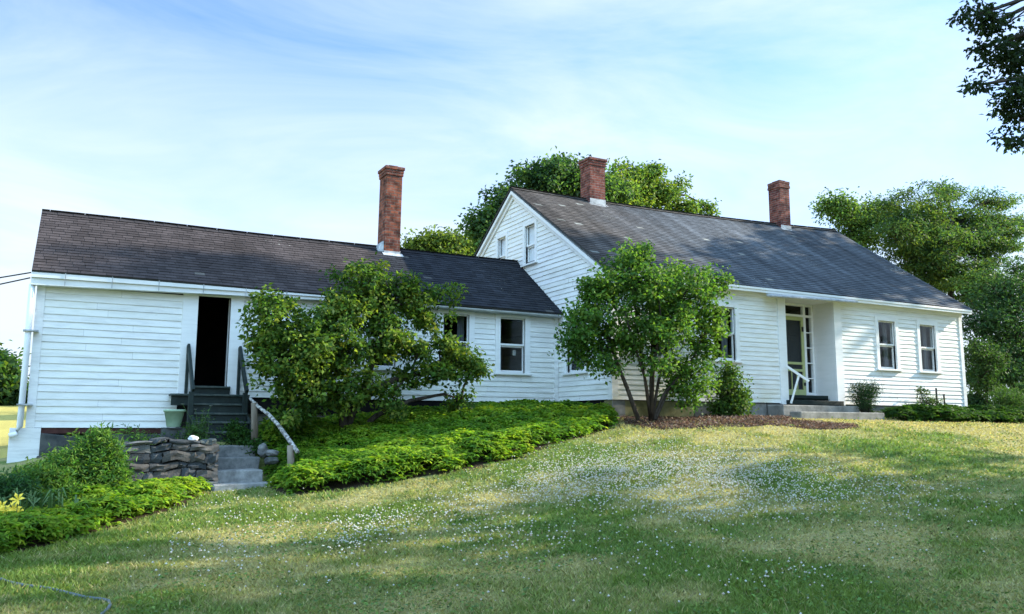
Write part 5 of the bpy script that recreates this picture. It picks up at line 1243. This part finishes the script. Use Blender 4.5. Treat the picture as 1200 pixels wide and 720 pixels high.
for k, (px_, py_, Yb, rx, ry, lab) in enumerate(((1180, 470, 16.5, 22, 12, 'grassy green bush at the right edge behind the ground cover'), (1142, 472, 19, 14, 9, 'low dark bush at the foot of the sapling beside the house corner'), (1215, 465, 17.5, 26, 18, 'dark green bush half outside the right edge of the photo'))):
    shrub('bush', lab, 'bush', px_, py_+8, [px_lobe(px_, py_, rx, ry, Yb), px_lobe(px_+6, py_+5, rx*.8, ry*.7, Yb-.2)], 110, 34, .16, .16, .02 if k == 0 else .06, [(.04, .085, .025), (.055, .11, .03)] if k == 0 else G_DARK, Yb=Yb, upb=.1 if k == 0 else .5, hang=-1.2 if k == 0 else 0)
# woods right of the house, one mass
pos = []
# far left trees, fence and field edge
lob = [px_lobe(*a) for a in ((4, 455, 16, 28, 46), (-14, 445, 22, 34, 46), (14, 468, 9, 18, 46), (-40, 450, 26, 36, 46))]
bg_tree('field_tree', 'dark green tree at the far left edge beyond the yellow field', lob, -8, 46, 260, 36, .6, .32, .18, G_DARK+G_MID, tr=.25)
for (px_, py_, lab) in ((4.5, 418, 'left slender pointed tree top rising above the far left tree'), (12, 424, 'right slender pointed tree top rising above the far left tree')):
    lob = [px_lobe(px_, py_+k*9, 1.5+k*1.2, 6, 48, .4) for k in range(5)]
    bg_tree('cedar_tree', lab, lob, px_, 48, 60, 26, .25, .22, .10, G_DARK, tr=.08)
fn = empty('field_fence', tuple(at(0, 500, 40))); tag(fn, 'dark board fence across the far field at the left edge', 'fence')
for dz in (0, .28):
    mb = MB(); a = at(-60, 487, 40); b_ = at(45, 487, 40); mb.bar((a[0], 40, a[2]-dz), (b_[0], 40, b_[2]-dz), .05, .13); mb.build('rail', M['dark_stone'], fn)
for px_ in (-50, -20, 8, 38):
    a = at(px_, 483, 40.08); mb = MB(); mb.box(a[0]-.06, a[0]+.06, 40.04, 40.14, a[2]-1.6, a[2]); mb.build('post', M['dark_stone'], fn)

# overhanging tree at the right (its trunk stands outside the frame)
def world_tree(name, label, base, top, tr, ells, ncl, lp, cr, Lf, Wf, cols, group=None, **kw):
    b_ = Vector((base[0], base[1], gz(base[0], base[1])-.1)); t_ = Vector(top)
    pts = [b_, b_.lerp(t_, .4)+Vector((.1, .05, 0)), b_.lerp(t_, .75)-Vector((.1, 0, 0)), t_]
    return tree(name, label, 'tree', tuple(b_), [stem(pts, tr, tr*.45)], [(np.array(c, float), np.array(r, float)) for c, r in ells], ncl, lp, cr, Lf, Wf, cols, group=group, limb_r=tr*.35, twig_r=.012, **kw)
ov = [px_lobe(*a) for a in ((1168, 55, 14, 12, 7.6, .4), (1158, 98, 12, 10, 7.6, .4), (1192, 70, 16, 22, 7.5, .6), (1150, 16, 14, 20, 7.7, .4), (1175, 22, 14, 14, 7.6, .4), (1190, 116, 18, 16, 7.5, .5), (1192, 165, 13, 14, 7.6, .35), (1196, 140, 9, 12, 7.5, .3), (1215, 40, 30, 34, 7.4, .8), (1240, 110, 34, 36, 7.3, .8), (1180, 105, 14, 10, 7.6, .4))]
ell = [(tuple(l[0]), tuple(l[1])) for l in ov]+[((17.5, 6.2, 9.2), (2.4, 2.2, 1.4)), ((15.6, 6.4, 9.0), (1.6, 1.6, 1.3)), ((19.0, 7.6, 9.6), (1.8, 1.8, 1.4))]
world_tree('overhanging_tree', 'leafy branches of a near tree hanging into the top right corner', (18.6, 6.2), (17.8, 6.3, 7.2), .26, ell, 1500, 44, .13, .10, .055, [(.03, .05, .03), (.04, .065, .03)], flat=.5, hang=.5, frac=.9)
world_tree('shade_tree', 'tall tree standing beyond the right edge of the photo level with the house', (33, 13.2), (33, 13.2, 11.2), .3, [((33, 13, 11.6), (3.0, 2.4, 1.7)), ((32, 14.6, 11.2), (2.0, 2.0, 1.3)), ((34, 11.6, 12.6), (2.2, 2.0, 1.2))], 95, 24, .55, .42, .30, G_MID, frac=.15)
world_tree('shade_tree', 'very tall unseen tree added far to the right, crown shaped to shade the ell', (36, 10.2), (36, 10.3, 16.5), .36, [((36, 10.3, 17.8), (1.6, .75, 1.7)), ((36.4, 10.4, 19.6), (1.2, .7, 1.0)), ((35.6, 10.2, 16.6), (1.3, .7, .7))], 80, 22, .4, .42, .30, G_MID, frac=.15)  # added out of view; crown kept thin to dapple only the ell wall
# neighbouring trees to the right of the photograph, whose shade lies over the lawn
k = 0
for (bx, by, h, rx) in ((25, 3.6, 12.5, 3.7), (27.5, -2.5, 14.5, 4.4), (24.5, -8, 14, 4.4), (30, 1.2, 14.5, 3.8), (22, -13.5, 13, 4.4), (19, -7.5, 9.5, 3.2)):
    zc = gz(bx, by)+h*.62
    ells = [((bx, by, zc), (rx, rx, h*.30)), ((bx+.8, by-rx*.4, zc-h*.16), (rx*.9, rx*.8, h*.2)), ((bx-.8, by-.6, zc+h*.2), (rx*.7, rx*.7, h*.18)), ((bx-.6, by+.4, zc-h*.28), (rx*.9, rx*.7, h*.15))]
    world_tree('shade_tree', 'broad leafy tree standing to the right of the lawn outside the photo', (bx, by), (bx, by, zc), .3, ells, 250, 17, .55, .42, .30, G_MID, group='shade trees right of the lawn', frac=.15)
